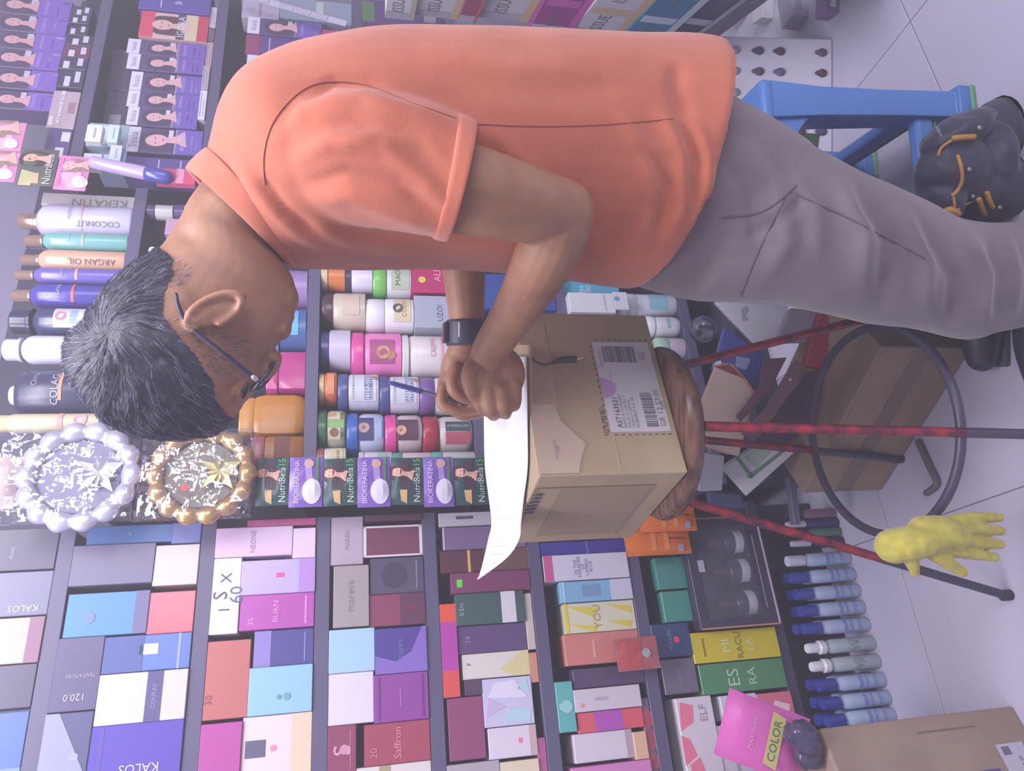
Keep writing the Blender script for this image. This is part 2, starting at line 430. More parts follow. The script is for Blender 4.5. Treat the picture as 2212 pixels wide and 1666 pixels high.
B(222, 1371, 405, 1449, '5b74bc', 'blue box with a white label block under the coral box', ('r', 0, .55, 1, 1, '4a5a9c'), ('r', .45, .38, .75, .6, 'c3c9ea', 'label_panel'), ('r', 0, .12, 1, .15, '8fa0dc'))
B(208, 1452, 397, 1561, 'c9c2e6', 'white box with a navy waist band on second shelf', ('r', 0, .28, 1, .46, '514a82', 'band'), ('t', 'COURAY', .5, .37, .5, 0, '8c86b8'))
B(70, 1541, 207, 1690, '4c4f7c', 'navy box with slanted grey wedge on second shelf', ('g', ((0, 0), (.0, 1), (1, 1), (1, .72), (0.1, 0.05)), '8f90b4'), ('t', '0', .35, .3, .09, 0, 'a5a6cc'))
B(190, 1563, 389, 1690, '6253b4', 'violet glossy wrapped box with sideways white capitals', ('t', 'KALOS', .22, .45, .42, 90, 'c8c0ec'), ('r', 0, .86, .98, .9, '5044a0'), r=.15)
# row 2
B(535, 1080, 685, 1136, 'b8508c', 'magenta box behind the sachet strip on third shelf')
B(452, 1136, 630, 1203, 'd6b6e0', 'pale pink tall box lettered in grey on third shelf', ('t', 'NEONE', .5, .52, .75, 0, 'a58ab8'))
B(632, 1139, 685, 1204, 'dcc2e6', 'small pale pink box under the tall pink one')
B(450, 1203, 518, 1369, 'e4dbf2', 'white box marked with a number on the third shelf', ('t', 'S', .5, .70, .10, 0, '5a5470'), ('t', 'I      X', .55, .53, .5, 0, '5a5470'), ('t', '60', .5, .14, .22, 0, '6c6684'))
B(520, 1207, 684, 1281, 'b9a8e6', 'lilac box with a pink price sticker on third shelf', ('r', .47, .42, .6, .53, 'e0569c', 'sticker'), ('r', 0, 0, 1, .22, 'b08ad4'))
B(517, 1282, 683, 1357, 'b24fb0', 'bright magenta box with white print on third shelf', ('t', 'BURN', .5, .52, .6, 0, 'd79bd8'), ('t', '35', .24, .85, .2, 0, 'dca6de'), ('r', .1, .1, .9, .13, 'd08ad0'))
B(547, 1359, 681, 1437, '4b4590', 'midnight blue box with a lilac fade on third shelf', ('r', .0, .72, 1, 1, '8d7ec8'), ('r', .1, .14, .9, .16, '8f86c4'))
B(433, 1383, 547, 1553, 'b9686a', 'terracotta wide plain box lying higher on third shelf', ('t', '30', .25, .9, .12, 0, '8c4a50'))
B(536, 1438, 681, 1543, '92bfe2', 'powder blue box with a green leaf shape on third shelf', ('d', .35, .4, .08, '6aa6b4', 'emblem'), ('d', .35, .52, .05, '5f98a8', 'emblem'))
B(420, 1563, 520, 1690, 'b24c9e', 'magenta box at left end of third shelf')
B(520, 1543, 677, 1690, 'e8cfdc', 'cream and peach box with a black square seal', ('r', 0, 0, 1, .3, 'ecc6b6'), ('r', .38, .66, .64, .95, '5c5878', 'label_panel'), ('d', .5, .55, .05, 'ee8cb0', 'sticker'))
# row 3
B(714, 1085, 784, 1218, 'b3a2bc', 'taupe box lying above the grey taupe one on fourth shelf', ('t', 'MAREN', .5, .5, .4, 0, '9c8aa8'))
B(788, 1085, 911, 1123, '5e3b50', 'dark maroon box below the egg sachets on fourth shelf')
B(785, 1133, 915, 1200, '74405a', 'wine red box with a white rim on fourth shelf', ('r', 0, 0, 1, .05, 'e0d2e6', 'rim'), ('r', 0, .95, 1, 1, 'e0d2e6', 'rim'), ('r', 0, 0, .06, 1, 'e0d2e6', 'rim'), ('r', .94, 0, 1, 1, 'e0d2e6', 'rim'))
B(720, 1221, 797, 1354, 'a2979f', 'greige box with faint print on the fourth shelf', ('t', 'mareva', .5, .5, .5, 0, '8c8290'))
B(800, 1203, 918, 1281, '514a68', 'charcoal box with a dark round emblem on fourth shelf', ('d', .5, .56, .36, '3d3654', 'emblem'), ('r', .1, .12, .9, .15, '80789a'))
B(798, 1281, 920, 1354, '85395e', 'burgundy box with a neon pink sticker on fourth shelf', ('r', 0, 0, 1, .45, '5e3054'), ('r', .42, .22, .62, .32, 'ff4a80', 'sticker'))
B(693, 1355, 803, 1453, 'a7c9ec', 'baby blue plain box on the fourth shelf')
B(810, 1355, 925, 1453, '4b3894', 'deep violet box with a lilac curve on fourth shelf', ('g', ((0, .0), (1, .0), (1, .08), (.45, .3), (.25, .6), (.4, 1), (0, 1)), '8266c4'), ('t', 'inspire', .5, .5, .5, 0, '7a6cc0'))
B(684, 1454, 803, 1568, 'dcd2f0', 'white plain box with a pink blush on fourth shelf')
B(808, 1454, 929, 1558, '8d3f9e', 'purple box with a framed front on fourth shelf', ('r', .05, .08, .95, .12, '66307e', 'rim'), ('r', .05, .88, .95, .92, '66307e', 'rim'), ('r', .3, .5, .7, .53, 'a860b8'))
B(698, 1566, 773, 1690, '8d3f62', 'wine box with an ornate white curled letter on fourth shelf', ('t', 'S', .55, .5, .5, 0, 'd49fb8'), ('d', .56, .42, .09, 'c98cac', 'emblem'), ('r', .2, .2, .9, .22, 'c98cac'))
B(787, 1560, 936, 1650, 'a2445e', 'raspberry red box with curly white print on fourth shelf', ('t', 'Saffron', .5, .5, .75, 0, 'd88ca0'), ('t', '20', .3, .86, .25, 0, 'c87c92'))
B(770, 1652, 938, 1700, 'd8cfd6', 'white and gold box at left end of fourth shelf', ('r', 0, .55, 1, .7, 'a4977c', 'band'))
# row 4
B(948, 1085, 1052, 1134, 'c5bed0', 'grey white box with a tiny dark square on fifth shelf', ('r', .5, .6, .72, .8, '57507a', 'sticker'))
B(957, 1135, 1142, 1183, '7b6390', 'mauve box under the corner of the paper sheet', ('r', 0, .98, 1, 1, 'c4b4d0'))
B(952, 1184, 1145, 1232, '5d3444', 'brown box with a gold line on fifth shelf', ('r', 0, .66, 1, .69, 'd6b070', 'band'), ('r', 0, 0, 1, .5, '6d4a4c'))
B(975, 1233, 1152, 1277, '7c3d66', 'plum box with a green sticker on the fifth shelf', ('r', .3, .86, .68, .93, '62d84a', 'sticker'))
B(985, 1278, 1160, 1346, '3f5a5e', 'dark green box with a white end panel on fifth shelf', ('r', 0, .13, 1, .34, 'd8d2e4', 'label_panel'), ('t', '0.5m', .5, .92, .4, 0, '9fb4b8'))
B(990, 1347, 1166, 1407, '5c4378', 'dark purple box in the middle of fifth shelf', ('t', '24', .5, .86, .25, 0, '9a84b4'))
B(1000, 1407, 1168, 1462, 'dcd4d6', 'cream box with a yellow corner on fifth shelf', ('g', ((0, 0), (1, 0), (1, .1), (.3, .45), (0, .25)), 'd8cc9c'), ('t', 'F', .6, .9, .09, 0, '6a647c'))
B(942, 1304, 1004, 1507, 'd2506c', 'long orange and magenta banded box on fifth shelf', ('r', .28, 0, .8, 1, 'b03ca8', 'band'), ('r', .8, 0, 1, 1, 'e0563c'), ('r', 0, 0, .28, 1, 'd84e50'))
B(1005, 1468, 1043, 1502, '523a5c', 'tiny dark box between banded and pastel boxes')
B(1045, 1462, 1181, 1567, 'c9c4ea', 'pastel box with geometric facets on fifth shelf', ('g', ((.55, .1), (.95, .35), (.9, .75), (.6, .9)), 'e0d8f6'), ('g', ((.05, .1), (.3, .05), (.35, .5), (.1, .6)), 'b4d2ea'), ('g', ((.4, .55), (.6, .9), (.2, .95)), 'c8b2de'), ('g', ((.65, .05), (.95, .1), (.75, .3)), 'aed8e6'))
B(970, 1506, 1046, 1643, '8d4272', 'dusky maroon plain box on fifth shelf')
B(1057, 1568, 1186, 1641, 'd9cfe6', 'white box with a pink sticker and tan end on fifth shelf', ('r', 0, 0, 1, .15, 'c6a8b2'), ('r', .44, .3, .6, .38, 'f2789a', 'sticker'))
B(962, 1645, 1057, 1700, 'aba2b2', 'warm grey box at the left end of fifth shelf')
B(1082, 1642, 1192, 1700, 'dccab8', 'sand coloured box at the left end of fifth shelf')
# row 5
B(1167, 1166, 1366, 1195, '473f9c', 'indigo glossy box with pale script on sixth shelf', ('t', 'Lyanic', .5, .45, .9, 0, '9a94d4'), r=.15)
B(1176, 1195, 1371, 1251, 'd6d0ea', 'white box with pink side and grey script on sixth shelf', ('r', 0, .9, 1, 1, 'c85a98'), ('t', 'IN THE\nPARADISE\nOF\nUMBRO\nBLUE', .5, .55, .8, 0, '8e88aa'))
B(1212, 1252, 1376, 1297, '86b6e2', 'sky blue box fading to white on sixth shelf', ('r', 0, 0, 1, .3, 'cfcde8'), ('r', 0, .94, 1, .97, 'b8d4f2'), ('r', .25, .45, .8, .7, '7a9cc8'))
B(1222, 1298, 1388, 1363, 'ded8c4', 'yellow and white box with zigzag print on sixth shelf', ('g', ((.0, .95), (1, .95), (1, 1), (0, 1)), 'e4d050'), ('g', ((0, .6), (.3, .95), (.2, .55)), 'dfcf5a'), ('g', ((.5, .6), (.9, .95), (.8, .5)), 'dfcf5a'), ('g', ((.05, .1), (.35, .4), (.3, .05)), 'dfcf5a'), ('g', ((.55, .05), (.9, .4), (.8, .05)), 'dfcf5a'), ('t', 'YOU', .5, .55, .8, 0, 'b89a62'))
B(1222, 1364, 1396, 1432, 'd2807e', 'salmon pink box behind a clear packet on sixth shelf', ('r', .2, .6, .8, .63, 'e2a49c'))
B(1163, 1277, 1217, 1399, 'c9bcba', 'cream grey box lying high on the sixth shelf')
B(1174, 1405, 1225, 1470, 'cd8f7c', 'small peach box below the cream grey one')
B(1240, 1439, 1410, 1481, '514068', 'aubergine dark box on the sixth shelf')
B(1241, 1483, 1413, 1532, 'cfc4d8', 'pale lilac white box with an orange dot on sixth shelf', ('d', .3, .9, .1, 'eea080', 'sticker'), ('r', .45, .5, .6, .7, 'b4a8c4'))
B(1250, 1533, 1417, 1578, 'd65a6c', 'coral box with a violet waist on the sixth shelf', ('r', 0, .32, 1, .74, 'b050b8', 'band'))
B(1183, 1473, 1245, 1584, '5fb0b4', 'teal box with a white curled letter on sixth shelf', ('t', 'S', .5, .58, .55, 0, 'b6dee4'), ('d', .5, .45, .13, '96ccd2', 'emblem'))
B(1243, 1580, 1366, 1645, 'd5cae0', 'white box above the small peach carton on sixth shelf', ('r', 0, 0, 1, .12, 'ae9eb0'))
B(1373, 1579, 1429, 1642, 'dcb09c', 'small peach carton under a white box on sixth shelf')
B(1195, 1590, 1229, 1690, 'ae5a90', 'small raspberry box at the left end of the sixth shelf')
B(1237, 1647, 1434, 1700, 'cd7ec0', 'orchid pink box at the left end of sixth shelf')
# row 6: base deck
B(1420, 1203, 1467, 1272, '3f8a84', 'upper small teal glossy box on the base deck', r=.15)
B(1437, 1275, 1480, 1343, '47948c', 'lower small teal box beside the navy one')
B(1413, 1346, 1490, 1419, '2f4478', 'navy box with a red dot on the base deck', ('t', 'POLLEN', .5, .55, .6, 0, '8fa0d0'), ('d', .5, .38, .1, 'f0486c', 'sticker'))
B(1436, 1421, 1526, 1498, '6a637c', 'grey box with a faint name on the base deck', ('t', 'VERAS', .45, .5, .5, 0, '928aa6'))
B(1498, 1359, 1698, 1426, 'd6c322', 'bright yellow box with large letters on the base deck', ('t', 'RACU', .5, .47, .85, 0, '8d7a24'), ('t', 'MI', .5, .62, .4, 0, 'e6e0b4'), ('t', 'LA', .5, .34, .4, 0, 'e6e0b4'), ('r', .2, .86, .8, .88, '8d7a24'))
B(1517, 1427, 1714, 1497, '4e8a62', 'mid green box with large pale letters on the base deck', ('t', 'ES', .5, .62, .55, 0, 'b6d4be'), ('t', 'RA', .5, .4, .55, 0, 'b6d4be'))
B(1432, 1502, 1476, 1690, '77607c', 'dull box with dark red flower print on base deck', ('d', .75, .6, .11, 'a84860', 'flower_print'), ('d', .5, .35, .12, '9c4660', 'flower_print'), ('d', .25, .6, .1, 'a04a62', 'flower_print'), d=.05)
B(1476, 1500, 1558, 1690, 'd9cde2', 'white box with pink blossom print on base deck', ('g', ((.2, 1), (.55, 1), (.5, .78), (.3, .66)), 'e87898', 'flower_print'), ('g', ((.6, .98), (.95, .9), (.9, .55), (.7, .6)), 'e87a9a', 'flower_print'), ('g', ((.05, .85), (.2, .9), (.28, .6), (.1, .5)), 'e87a9a', 'flower_print'), ('t', 'ELF', .8, .3, .2, 0, '9a90ae'))
B(1562, 1500, 1640, 1555, 'd2cbe0', 'white carton with grey print beside blossom boxes', ('r', .1, .3, .9, .34, 'a49cb8'), ('r', .1, .6, .9, .63, 'a49cb8'))
B(1642, 1495, 1722, 1556, 'd8708c', 'rose red carton with blossom print on base deck', ('g', ((.1, .2), (.5, .1), (.7, .5), (.3, .7)), 'e8c8d4', 'flower_print'))
B(1562, 1558, 1722, 1690, 'd0c6de', 'pale carton lying beside the pink pouch on base deck', ('r', 0, .8, 1, .84, 'a898b8'))
GIFT = entry(1485, 1122, 1692, 1356, gift=1); LEFT.append(GIFT)
for e in settle(LEFT, ZL+[DL]):
    e['s1'] = min(e['s1'], SD-.028)
    if 'gift' not in e: carton(e)

def bend(o, r):
    me = o.data
    for v in me.vertices:
        a = v.co.x/r; q = -v.co.y; v.co.x, v.co.y = q*math.sin(a), -q*math.cos(a)
    me.update()
def wrapped(o, prints, r, h, skip=()):
    kids = set(o.children)
    flat = [p for p in prints or [] if p[0] != 'r']; rects = [p for p in prints or [] if p[0] == 'r']
    do_prints(o, rects, 2*r, h, -r, wrap=r+0.0012)
    k2 = set(o.children)
    do_prints(o, flat, 2*r, h, -(r+0.0014))
    for c in set(o.children)-k2: bend(c, r)
def jar(e):
    """lathe-turned tub or jar: body, lid, printed wrap"""
    r = (e['s1']-e['s0'])/2; h = e['z1']-e['z0']; lf = e.get('lf', .28)
    o = empty(e.get('n', 'cream_jar'), WP((e['s0']+e['s1'])/2, e['z0'], e.get('w', 0)-r-0.009), e['l'], e.get('cat', 'jar'), WA, e.get('g', 'jars stacked in the middle bay'))
    hb = h*(1-lf); sq = e.get('sq', 0); sy = e.get('sy', 1)
    rb = r*0.97
    if e.get('round'): prof = [(rb*.80, 0), (rb*.93, .06*hb), (rb, .22*hb), (rb, .78*hb), (rb*.93, .95*hb), (rb*.84, hb)]
    else: prof = [(rb*.94, 0), (rb, .03*hb), (rb, .93*hb), (rb*.93, hb*.985), (rb*.9, hb)]
    b = lathe('body', prof, mat(e['c'], .3), o, sq=sq, sy=sy)
    if lf > 0:
        lr = r*e.get('lr', 1.0)
        l = lathe('lid', [(lr*.97, 0), (lr, .05*h*lf), (lr, .82*h*lf), (lr*.94, .97*h*lf), (lr*.86, h*lf)], mat(e['lc'], .25), o, sq=sq, sy=sy)
        l.location = (0, 0, hb+0.0002)
    if not sq: wrapped(b, e.get('p'), rb, hb)
    else: do_prints(b, e.get('p'), 2*rb, hb, -rb*sy*1.0-0.0006)
    return o
def bottle(e):
    """slim bottle: body, shoulder, cap (with collar) and printed bands"""
    r = (e['s1']-e['s0'])/2; h = e['z1']-e['z0']; cf = e.get('lf', .17)
    o = empty(e.get('n', 'spray_bottle'), WP((e['s0']+e['s1'])/2, e['z0'], e.get('w', 0)-r-0.010), e['l'], 'bottle', WA, e.get('g', 'tall bottles on the upper middle shelf'))
    hb = h*(1-cf); sh = e.get('sh', .12)
    b = lathe('body', [(r*.92, 0), (r, .02*hb), (r, (1-sh)*hb), (r*.9, (1-sh*.55)*hb), (r*.62, (1-sh*.12)*hb), (r*.5, hb)], mat(e['c'], e.get('r', .22), e.get('mt', 0)), o)
    cr = r*e.get('cr', .42)
    c = lathe('cap', [(cr*1.12, 0), (cr*1.12, .14*h*cf), (cr, .2*h*cf), (cr, .9*h*cf), (cr*.85, h*cf)], mat(e['lc'], .18, e.get('cm', 0)), o, n=16)
    c.location = (0, 0, hb)
    wrapped(b, e.get('p'), r, hb*(1-sh)); return o
MID = []
def M(x0, y0, x1, y1, fn, c, l, *p, **k): MID.append(entry(x0, y0, x1, y1, fn=fn, c=c, l=l, p=p, **k))
GOLD = 'c9a79a'
# tall bottles on the top middle shelf
M(75, 388, 284, 421, carton, 'd2cad0', 'cream narrow carton at the right end of the tall bottles', ('t', 'KERATIN', .3, .4, .6, 90, '8c8696'), g='tall bottles on the upper middle shelf', name='carton', w=-.05, d=.05)
M(20, 421, 282, 487, bottle, 'cfc9ee', 'white tall spray bottle with gold cap and brown band', ('r', 0, .57, 1, .6, 'd2b4c6', 'band'), ('t', 'COCONUT', .2, .38, .5, 90, '77718c'), ('t', 'nutva', .5, .72, .4, 0, 'a9a2c8'), lc=GOLD, cm=.7)
M(43, 490, 277, 524, bottle, '78b4b8', 'slim teal green spray bottle with gold cap', ('r', 0, .57, 1, .61, 'a8b2b4', 'band'), ('t', 'nutva', .5, .78, .6, 0, 'a8ccd4'), lc=GOLD, cm=.7, cr=.6)
M(32, 526, 270, 567, bottle, 'd8ab98', 'peach orange spray bottle lettered sideways', ('t', 'ARGAN OIL', .22, .42, .62, 90, '7c6260'), lc=GOLD, cm=.7, cr=.5)
M(22, 568, 266, 598, bottle, '6d62bc', 'purple spray bottle with gold cap and tan stripe', ('r', 0, .56, 1, .6, 'c09aa0', 'band'), ('t', 'nutva', .5, .76, .6, 0, 'a9a0d8'), lc=GOLD, cm=.7, cr=.6)
M(12, 600, 262, 646, bottle, '4a44a8', 'indigo spray bottle with an orange red stripe', ('r', 0, .56, 1, .6, 'c0606a', 'band'), ('t', 'nutva', .5, .76, .6, 0, 'a9a0d8'), lc=GOLD, cm=.7, cr=.5)
M(10, 652, 255, 704, bottle, '39406c', 'black bottle with a white label and red seal', ('r', .05, .42, .95, .82, 'ccc8e8', 'label_panel'), ('d', .5, .72, .18, 'd67a94', 'seal'), ('r', .2, .5, .8, .6, '8aa4d4'), lc='2e3254', cr=.9, lf=.2)
M(-6, 710, 250, 767, bottle, 'd8d4f4', 'white bottle with a wide white cap and blue side stripe', ('r', .8, .05, 1, .5, '9ac0e0'), lc='e2def8', cr=.75, lf=.16)
M(-4, 772, 245, 885, jar, '3a3a5c', 'big black bottle with white lettering and white cap', ('t', 'Oma', .62, .78, .3, 0, '8d8cb0'), ('t', 'COLAG', .42, .55, .6, 0, 'b5b3d4'), ('r', .2, .47, .8, .51, 'c89478', 'band'), ('d', .5, .2, .16, 'a9a7c8', 'emblem'), ('r', .62, .1, .95, .33, 'b7b5d0', 'label_panel'), n='shampoo_bottle', cat='bottle', lc='dad6f4', lf=.12, lr=.36, g='tall bottles on the upper middle shelf')
M(-40, 880, 246, 924, jar, 'cdc3ac', 'yellowish cream spray can with pink print', ('r', 0, .4, 1, .46, 'd89cac', 'band'), ('d', .5, .2, .3, 'dca0b4', 'emblem'), n='spray_can', cat='can', lc='d8c9a4', lf=.2, lr=.85, g='tall bottles on the upper middle shelf')
# small shelf behind the neck
M(306, 430, 372, 458, bottle, 'bfb9c4', 'small pale bottle with black cap behind the neck', lc='4a4468', cr=.95, lf=.3, sh=.06, g='small bottles behind the neck', n='small_bottle')
M(372, 428, 417, 461, bottle, 'b4aec8', 'short pale bottle with violet black cap by collar', lc='5a4a78', cr=.95, lf=.5, sh=.06, g='small bottles behind the neck', n='small_bottle')
M(318, 524, 416, 548, bottle, 'd9d4ee', 'white tube with ribbed white cap beside the hair', lc='e8e6fa', cr=1.0, lf=.34, sh=.1, g='small bottles behind the neck', n='small_bottle')
M(355, 468, 416, 502, carton, 'b694b8', 'small pinkish carton behind the nape', g='small bottles behind the neck', name='carton', d=.03)
# fourth shelf: coloured pouches in front of the face
M(575, 560, 659, 640, jar, '9a7cb8', 'lilac tub peeping out under the chin', lc='8a70b0', lf=.3, g='coloured tubs in front of the face')
M(574, 642, 661, 737, jar, '4a66a4', 'blue jar with a cyan lid spot in front of the lips', ('r', .2, .3, .8, .9, '6ab0e8', 'label_panel'), lc='7cb4e4', lf=.3, g='coloured tubs in front of the face')
M(572, 740, 657, 832, jar, 'b03a84', 'magenta tub in front of the glasses', lc='c2468e', lf=.3, sq=.5, sy=.6, g='coloured tubs in front of the face')
M(511, 834, 656, 930, jar, 'b8792c', 'amber orange rounded square tub by the forehead', lc='c88c44', lf=.22, sq=.5, sy=.55, lr=.86, round=1, g='coloured tubs in front of the face')
M(540, 933, 650, 990, jar, 'a86a2c', 'amber tub with a dark label behind the gold wreath bag', ('r', .1, .35, .9, .75, '7c4030', 'label_panel'), lc='a8586c', lf=.25, sq=.5, sy=.7, g='coloured tubs in front of the face')
# jar shelf
GJ = 'jars stacked in the middle bay'
M(890, 560, 958, 637, carton, 'b8306c', 'magenta carton with white lettering near the chest', ('t', 'ALIS', .6, .5, .5, 0, 'e8a8c4'), ('t', 'MASK', .5, .2, .4, 0, 'e8a8c4'), ('d', .4, .8, .1, 'd8cc50', 'emblem'), g=GJ, name='carton')
M(806, 560, 889, 622, jar, 'c9c6d4', 'white jar with a bright green lid and leaf label', ('r', .05, .1, .95, .8, 'b4bdb0', 'label_panel'), ('t', 'MACA', .5, .55, .6, 0, '5a7a5c'), lc='76c060', lf=.34)
M(746, 560, 804, 613, jar, 'cfc8e4', 'lilac white jar with a dark glossy cap near chest', lc='3a3a5c', lf=.2)
M(682, 556, 744, 608, jar, 'd07a48', 'small orange jar with a pale dome lid near the chest', lc='c8b49c', lf=.28)
M(896, 630, 968, 706, carton, 'a9adc8', 'grey blue carton with dark letters beside far arm', ('t', 'UZOI', .45, .5, .5, 0, '5c6484'), ('t', 'MATRIMON', .6, .14, .6, 0, '666c8c'), g=GJ, name='carton')
M(791, 620, 894, 700, jar, 'd8d4e6', 'white round jar with a yellow leaf label', ('r', .1, .12, .9, .7, 'd8c8b0', 'label_panel'), ('t', 'COZO', .5, .35, .5, 0, 'c08a50'), ('d', .5, .55, .14, '5a5868', 'emblem'), lc='e4e0f2', lf=.38, lr=.95)
M(693, 610, 789, 690, jar, 'c4b6ae', 'beige jar with a dark purple cap on the stack', ('r', .2, .2, .8, .7, 'd0bcb2', 'label_panel'), lc='4a3040', lf=.26, lr=.94)
M(870, 700, 976, 806, jar, 'd8d0da', 'white tub with pink figures beside the watch', ('t', '4', .3, .2, .14, 0, 'c888b0'), ('r', .6, .12, .82, .26, 'c85aa4', 'color_panel'), ('r', .1, .42, .9, .46, 'dc9cc0'), ('t', 'CREMA', .55, .6, .5, 0, 'd48cb4'), lc='d8d4dc', lf=.1)
M(758, 693, 870, 796, jar, 'e07ac0', 'hot pink jar with picture label under a pale tub', ('r', .1, .2, .66, .85, 'a8568c', 'label_panel'), ('d', .36, .5, .14, 'c89c70', 'emblem'), ('d', .3, .3, .1, 'b87a6c', 'emblem'), lc='cf4f9c', lf=.25)
M(690, 690, 757, 778, jar, 'c9c0e0', 'pale lilac tub with navy lid on the pink jar', lc='3c3e78', lf=.3, lr=.9)
M(908, 790, 990, 885, jar, 'd0c8de', 'white jar with violet lid beside the writing hand', lc='7a58a0', lf=.28)
M(820, 790, 907, 879, jar, 'c6c4de', 'white oil jar with navy lid behind the pen', ('r', .06, .1, .94, .9, 'cdcce4', 'label_panel'), ('r', .1, .2, .9, .48, '6c78ac'), ('t', 'ARGAN', .5, .36, .7, 0, 'd8d8ee'), ('r', .1, .78, .9, .85, '84a49c'), ('d', .75, .12, .07, 'b08860', 'emblem'), lc='454c8c', lf=.24)
M(729, 787, 819, 870, jar, 'c6c4de', 'white oil jar with blue grey lid above its twin', ('r', .06, .1, .94, .9, 'd3d2ea', 'label_panel'), ('r', .1, .2, .9, .48, '6c78ac'), ('t', 'ARGAN OIL', .5, .36, .76, 0, 'd8d8ee'), ('r', .1, .78, .9, .85, '84a49c'), ('d', .75, .12, .07, 'b08860', 'emblem'), lc='4a5490', lf=.24)
M(662, 787, 728, 858, jar, 'd06c46', 'orange jar with a cream dome lid on oil jars', ('r', .15, .25, .85, .75, 'dc9470', 'label_panel'), lc='ccb090', lf=.3, lr=.9, round=1)
M(915, 880, 995, 966, jar, 'c9bcc4', 'cream jar with deep red lid at the bottom of stack', ('r', .1, .1, .42, .8, 'b45a6c', 'label_panel'), ('r', .44, .1, .72, .8, '3f5258', 'label_panel'), ('t', 'NUTRIBELA', .58, .45, .6, 90, 'b6c4c0'), lc='a8344c', lf=.3, round=1)
M(832, 873, 914, 968, jar, 'cdb6c4', 'cream jar with hot pink lid and dark picture', ('r', .2, .2, .75, .95, '5c3a58', 'label_panel'), ('d', .45, .82, .12, 'd0a08c', 'emblem'), ('r', .3, .04, .65, .14, 'a08a9c'), lc='d0489c', lf=.3, round=1)
M(748, 870, 831, 968, jar, 'bcc2e8', 'pale blue jar with bright blue lid and portrait', ('r', .2, .42, .78, .98, '46487c', 'label_panel'), ('d', .5, .78, .12, 'b89898', 'emblem'), ('r', .25, .12, .75, .3, '98b4e4'), lc='3c60b4', lf=.3, round=1)
M(662, 866, 747, 960, jar, 'b6b8a4', 'cream jar with dark green lid at top of its stack', ('r', .12, .1, .88, .9, 'cfc9b4', 'label_panel'), ('r', .4, .1, .62, .9, '88b478'), ('r', .7, .5, .85, .9, 'c8a080'), ('d', .3, .6, .1, '8c6a50', 'emblem'), ('r', .12, .1, .88, .3, '4c8058'), lc='3c6850', lf=.3, round=1)
M(934, 968, 1030, 1004, jar, 'c4c8cc', 'white tube with mint green cap behind the sachets', lc='5cc0ac', lf=.24, g=GJ, n='cream_tube', cat='tube')
M(848, 970, 932, 1003, jar, 'd4c4ce', 'pinkish white tube with teal cap behind the sachets', lc='5aa49c', lf=.25, n='cream_tube', cat='tube')
M(775, 966, 847, 1004, jar, 'd0d0e0', 'white jar with green stripe behind the sachets', ('r', .1, .2, .9, .5, '94c4b4'), lc='c8c8d8', lf=.15)
M(675, 956, 774, 1003, jar, 'cfc8be', 'cream jar with rust red lid behind the sachets', ('r', .1, .15, .9, .7, 'd8d0ac', 'label_panel'), ('t', 'Rosa', .5, .4, .5, 0, '8c7c6c'), lc='9c4c58', lf=.24)
# lower shelf, seen between arm, box and trousers
M(1038, 590, 1150, 665, carton, '33509c', 'dark blue carton behind the forearm', ('t', 'NUTRA', .4, .6, .35, 0, 'a0b4e4'), g='cartons behind the forearm', name='carton')
M(1218, 596, 1300, 640, carton, '5aa4cc', 'turquoise carton with large white letters by the shirt hem', ('t', 'ZH\n100', .5, .6, .5, 0, 'd8ecf4'), g='cartons behind the forearm', name='carton', w=-.03)
M(1206, 640, 1330, 682, carton, 'd4d0e4', 'white long carton lying beside the cardboard box', ('r', .1, .2, .9, .24, 'b8b2cc'), g='cartons behind the forearm', name='carton', w=.02)
M(1322, 634, 1362, 676, carton, 'cfcbe2', 'small white carton with blue dot by the cardboard box', ('d', .6, .8, .14, '58a0d0', 'emblem'), g='cartons behind the forearm', name='carton', w=.02)
M(1350, 622, 1464, 668, jar, 'c9cce0', 'white bottle with turquoise print beside the trousers', ('r', .1, .25, .9, .7, '88b8d0', 'label_panel'), lc='d4d6ea', lf=.25, g='cartons behind the forearm', n='lotion_bottle', cat='bottle')
M(1404, 672, 1476, 714, jar, 'd3d2e8', 'white tub with rounded end next to the trousers', ('t', 'MW', .5, .5, .5, 0, '74b0cc'), lc='d9d8ec', lf=.2, g='cartons behind the forearm', n='lotion_bottle', cat='bottle', round=1)
M(1425, 718, 1470, 760, jar, 'b0a4bc', 'greyish small jar beside the stool seat', lc='a4cabc', lf=.4, g='cartons behind the forearm')
for e in settle(MID, ZC):
    e['s0'] = max(e['s0'], SD+.028); e['s1'] = min(e['s1'], SEE-.028); e['fn'](e)

# hair dye boxes: right hand bay
RIGHT = []
GD = 'hair dye boxes on the right hand shelves'
ordn = ['first', 'second', 'third', 'fourth', 'fifth', 'sixth', 'seventh', 'eighth', 'ninth']
def D(x0, y0, x1, y1, c, l, *p, **k): RIGHT.append(entry(x0, y0, x1, y1, c=c, l=l, p=p, g=k.pop('g', GD), name=k.pop('name', 'dye_box'), **k))
def womanbox(x0, y0, x1, y1, l, top=True, tag_=True):
    pr = [('r', 0, 0, 1, .36, '7058b8', 'color_panel'), ('r', 0, .34, 1, .365, 'cfc4ea'), ('t', 'intense', .5, .27, .7, 0, 'b4a4e0'), ('r', .1, .13, .75, .15, '9c88d4'), ('r', .1, .07, .6, .085, '9c88d4'),
          ('p', .5, .60, .54, '4a3a5c', 'd4a8b8', 8)]
    if top: pr += [('r', 0, .84, 1, 1, 'd9d2ee', 'label_panel'), ('t', 'lissia', .5, .92, .6, 0, '8c84aa')]
    if tag_: pr.append(('r', .6, .40, .95, .46, 'cfc6e2', 'price_sticker'))
    D(x0, y0, x1, y1, '5a4a7c', l, *pr)
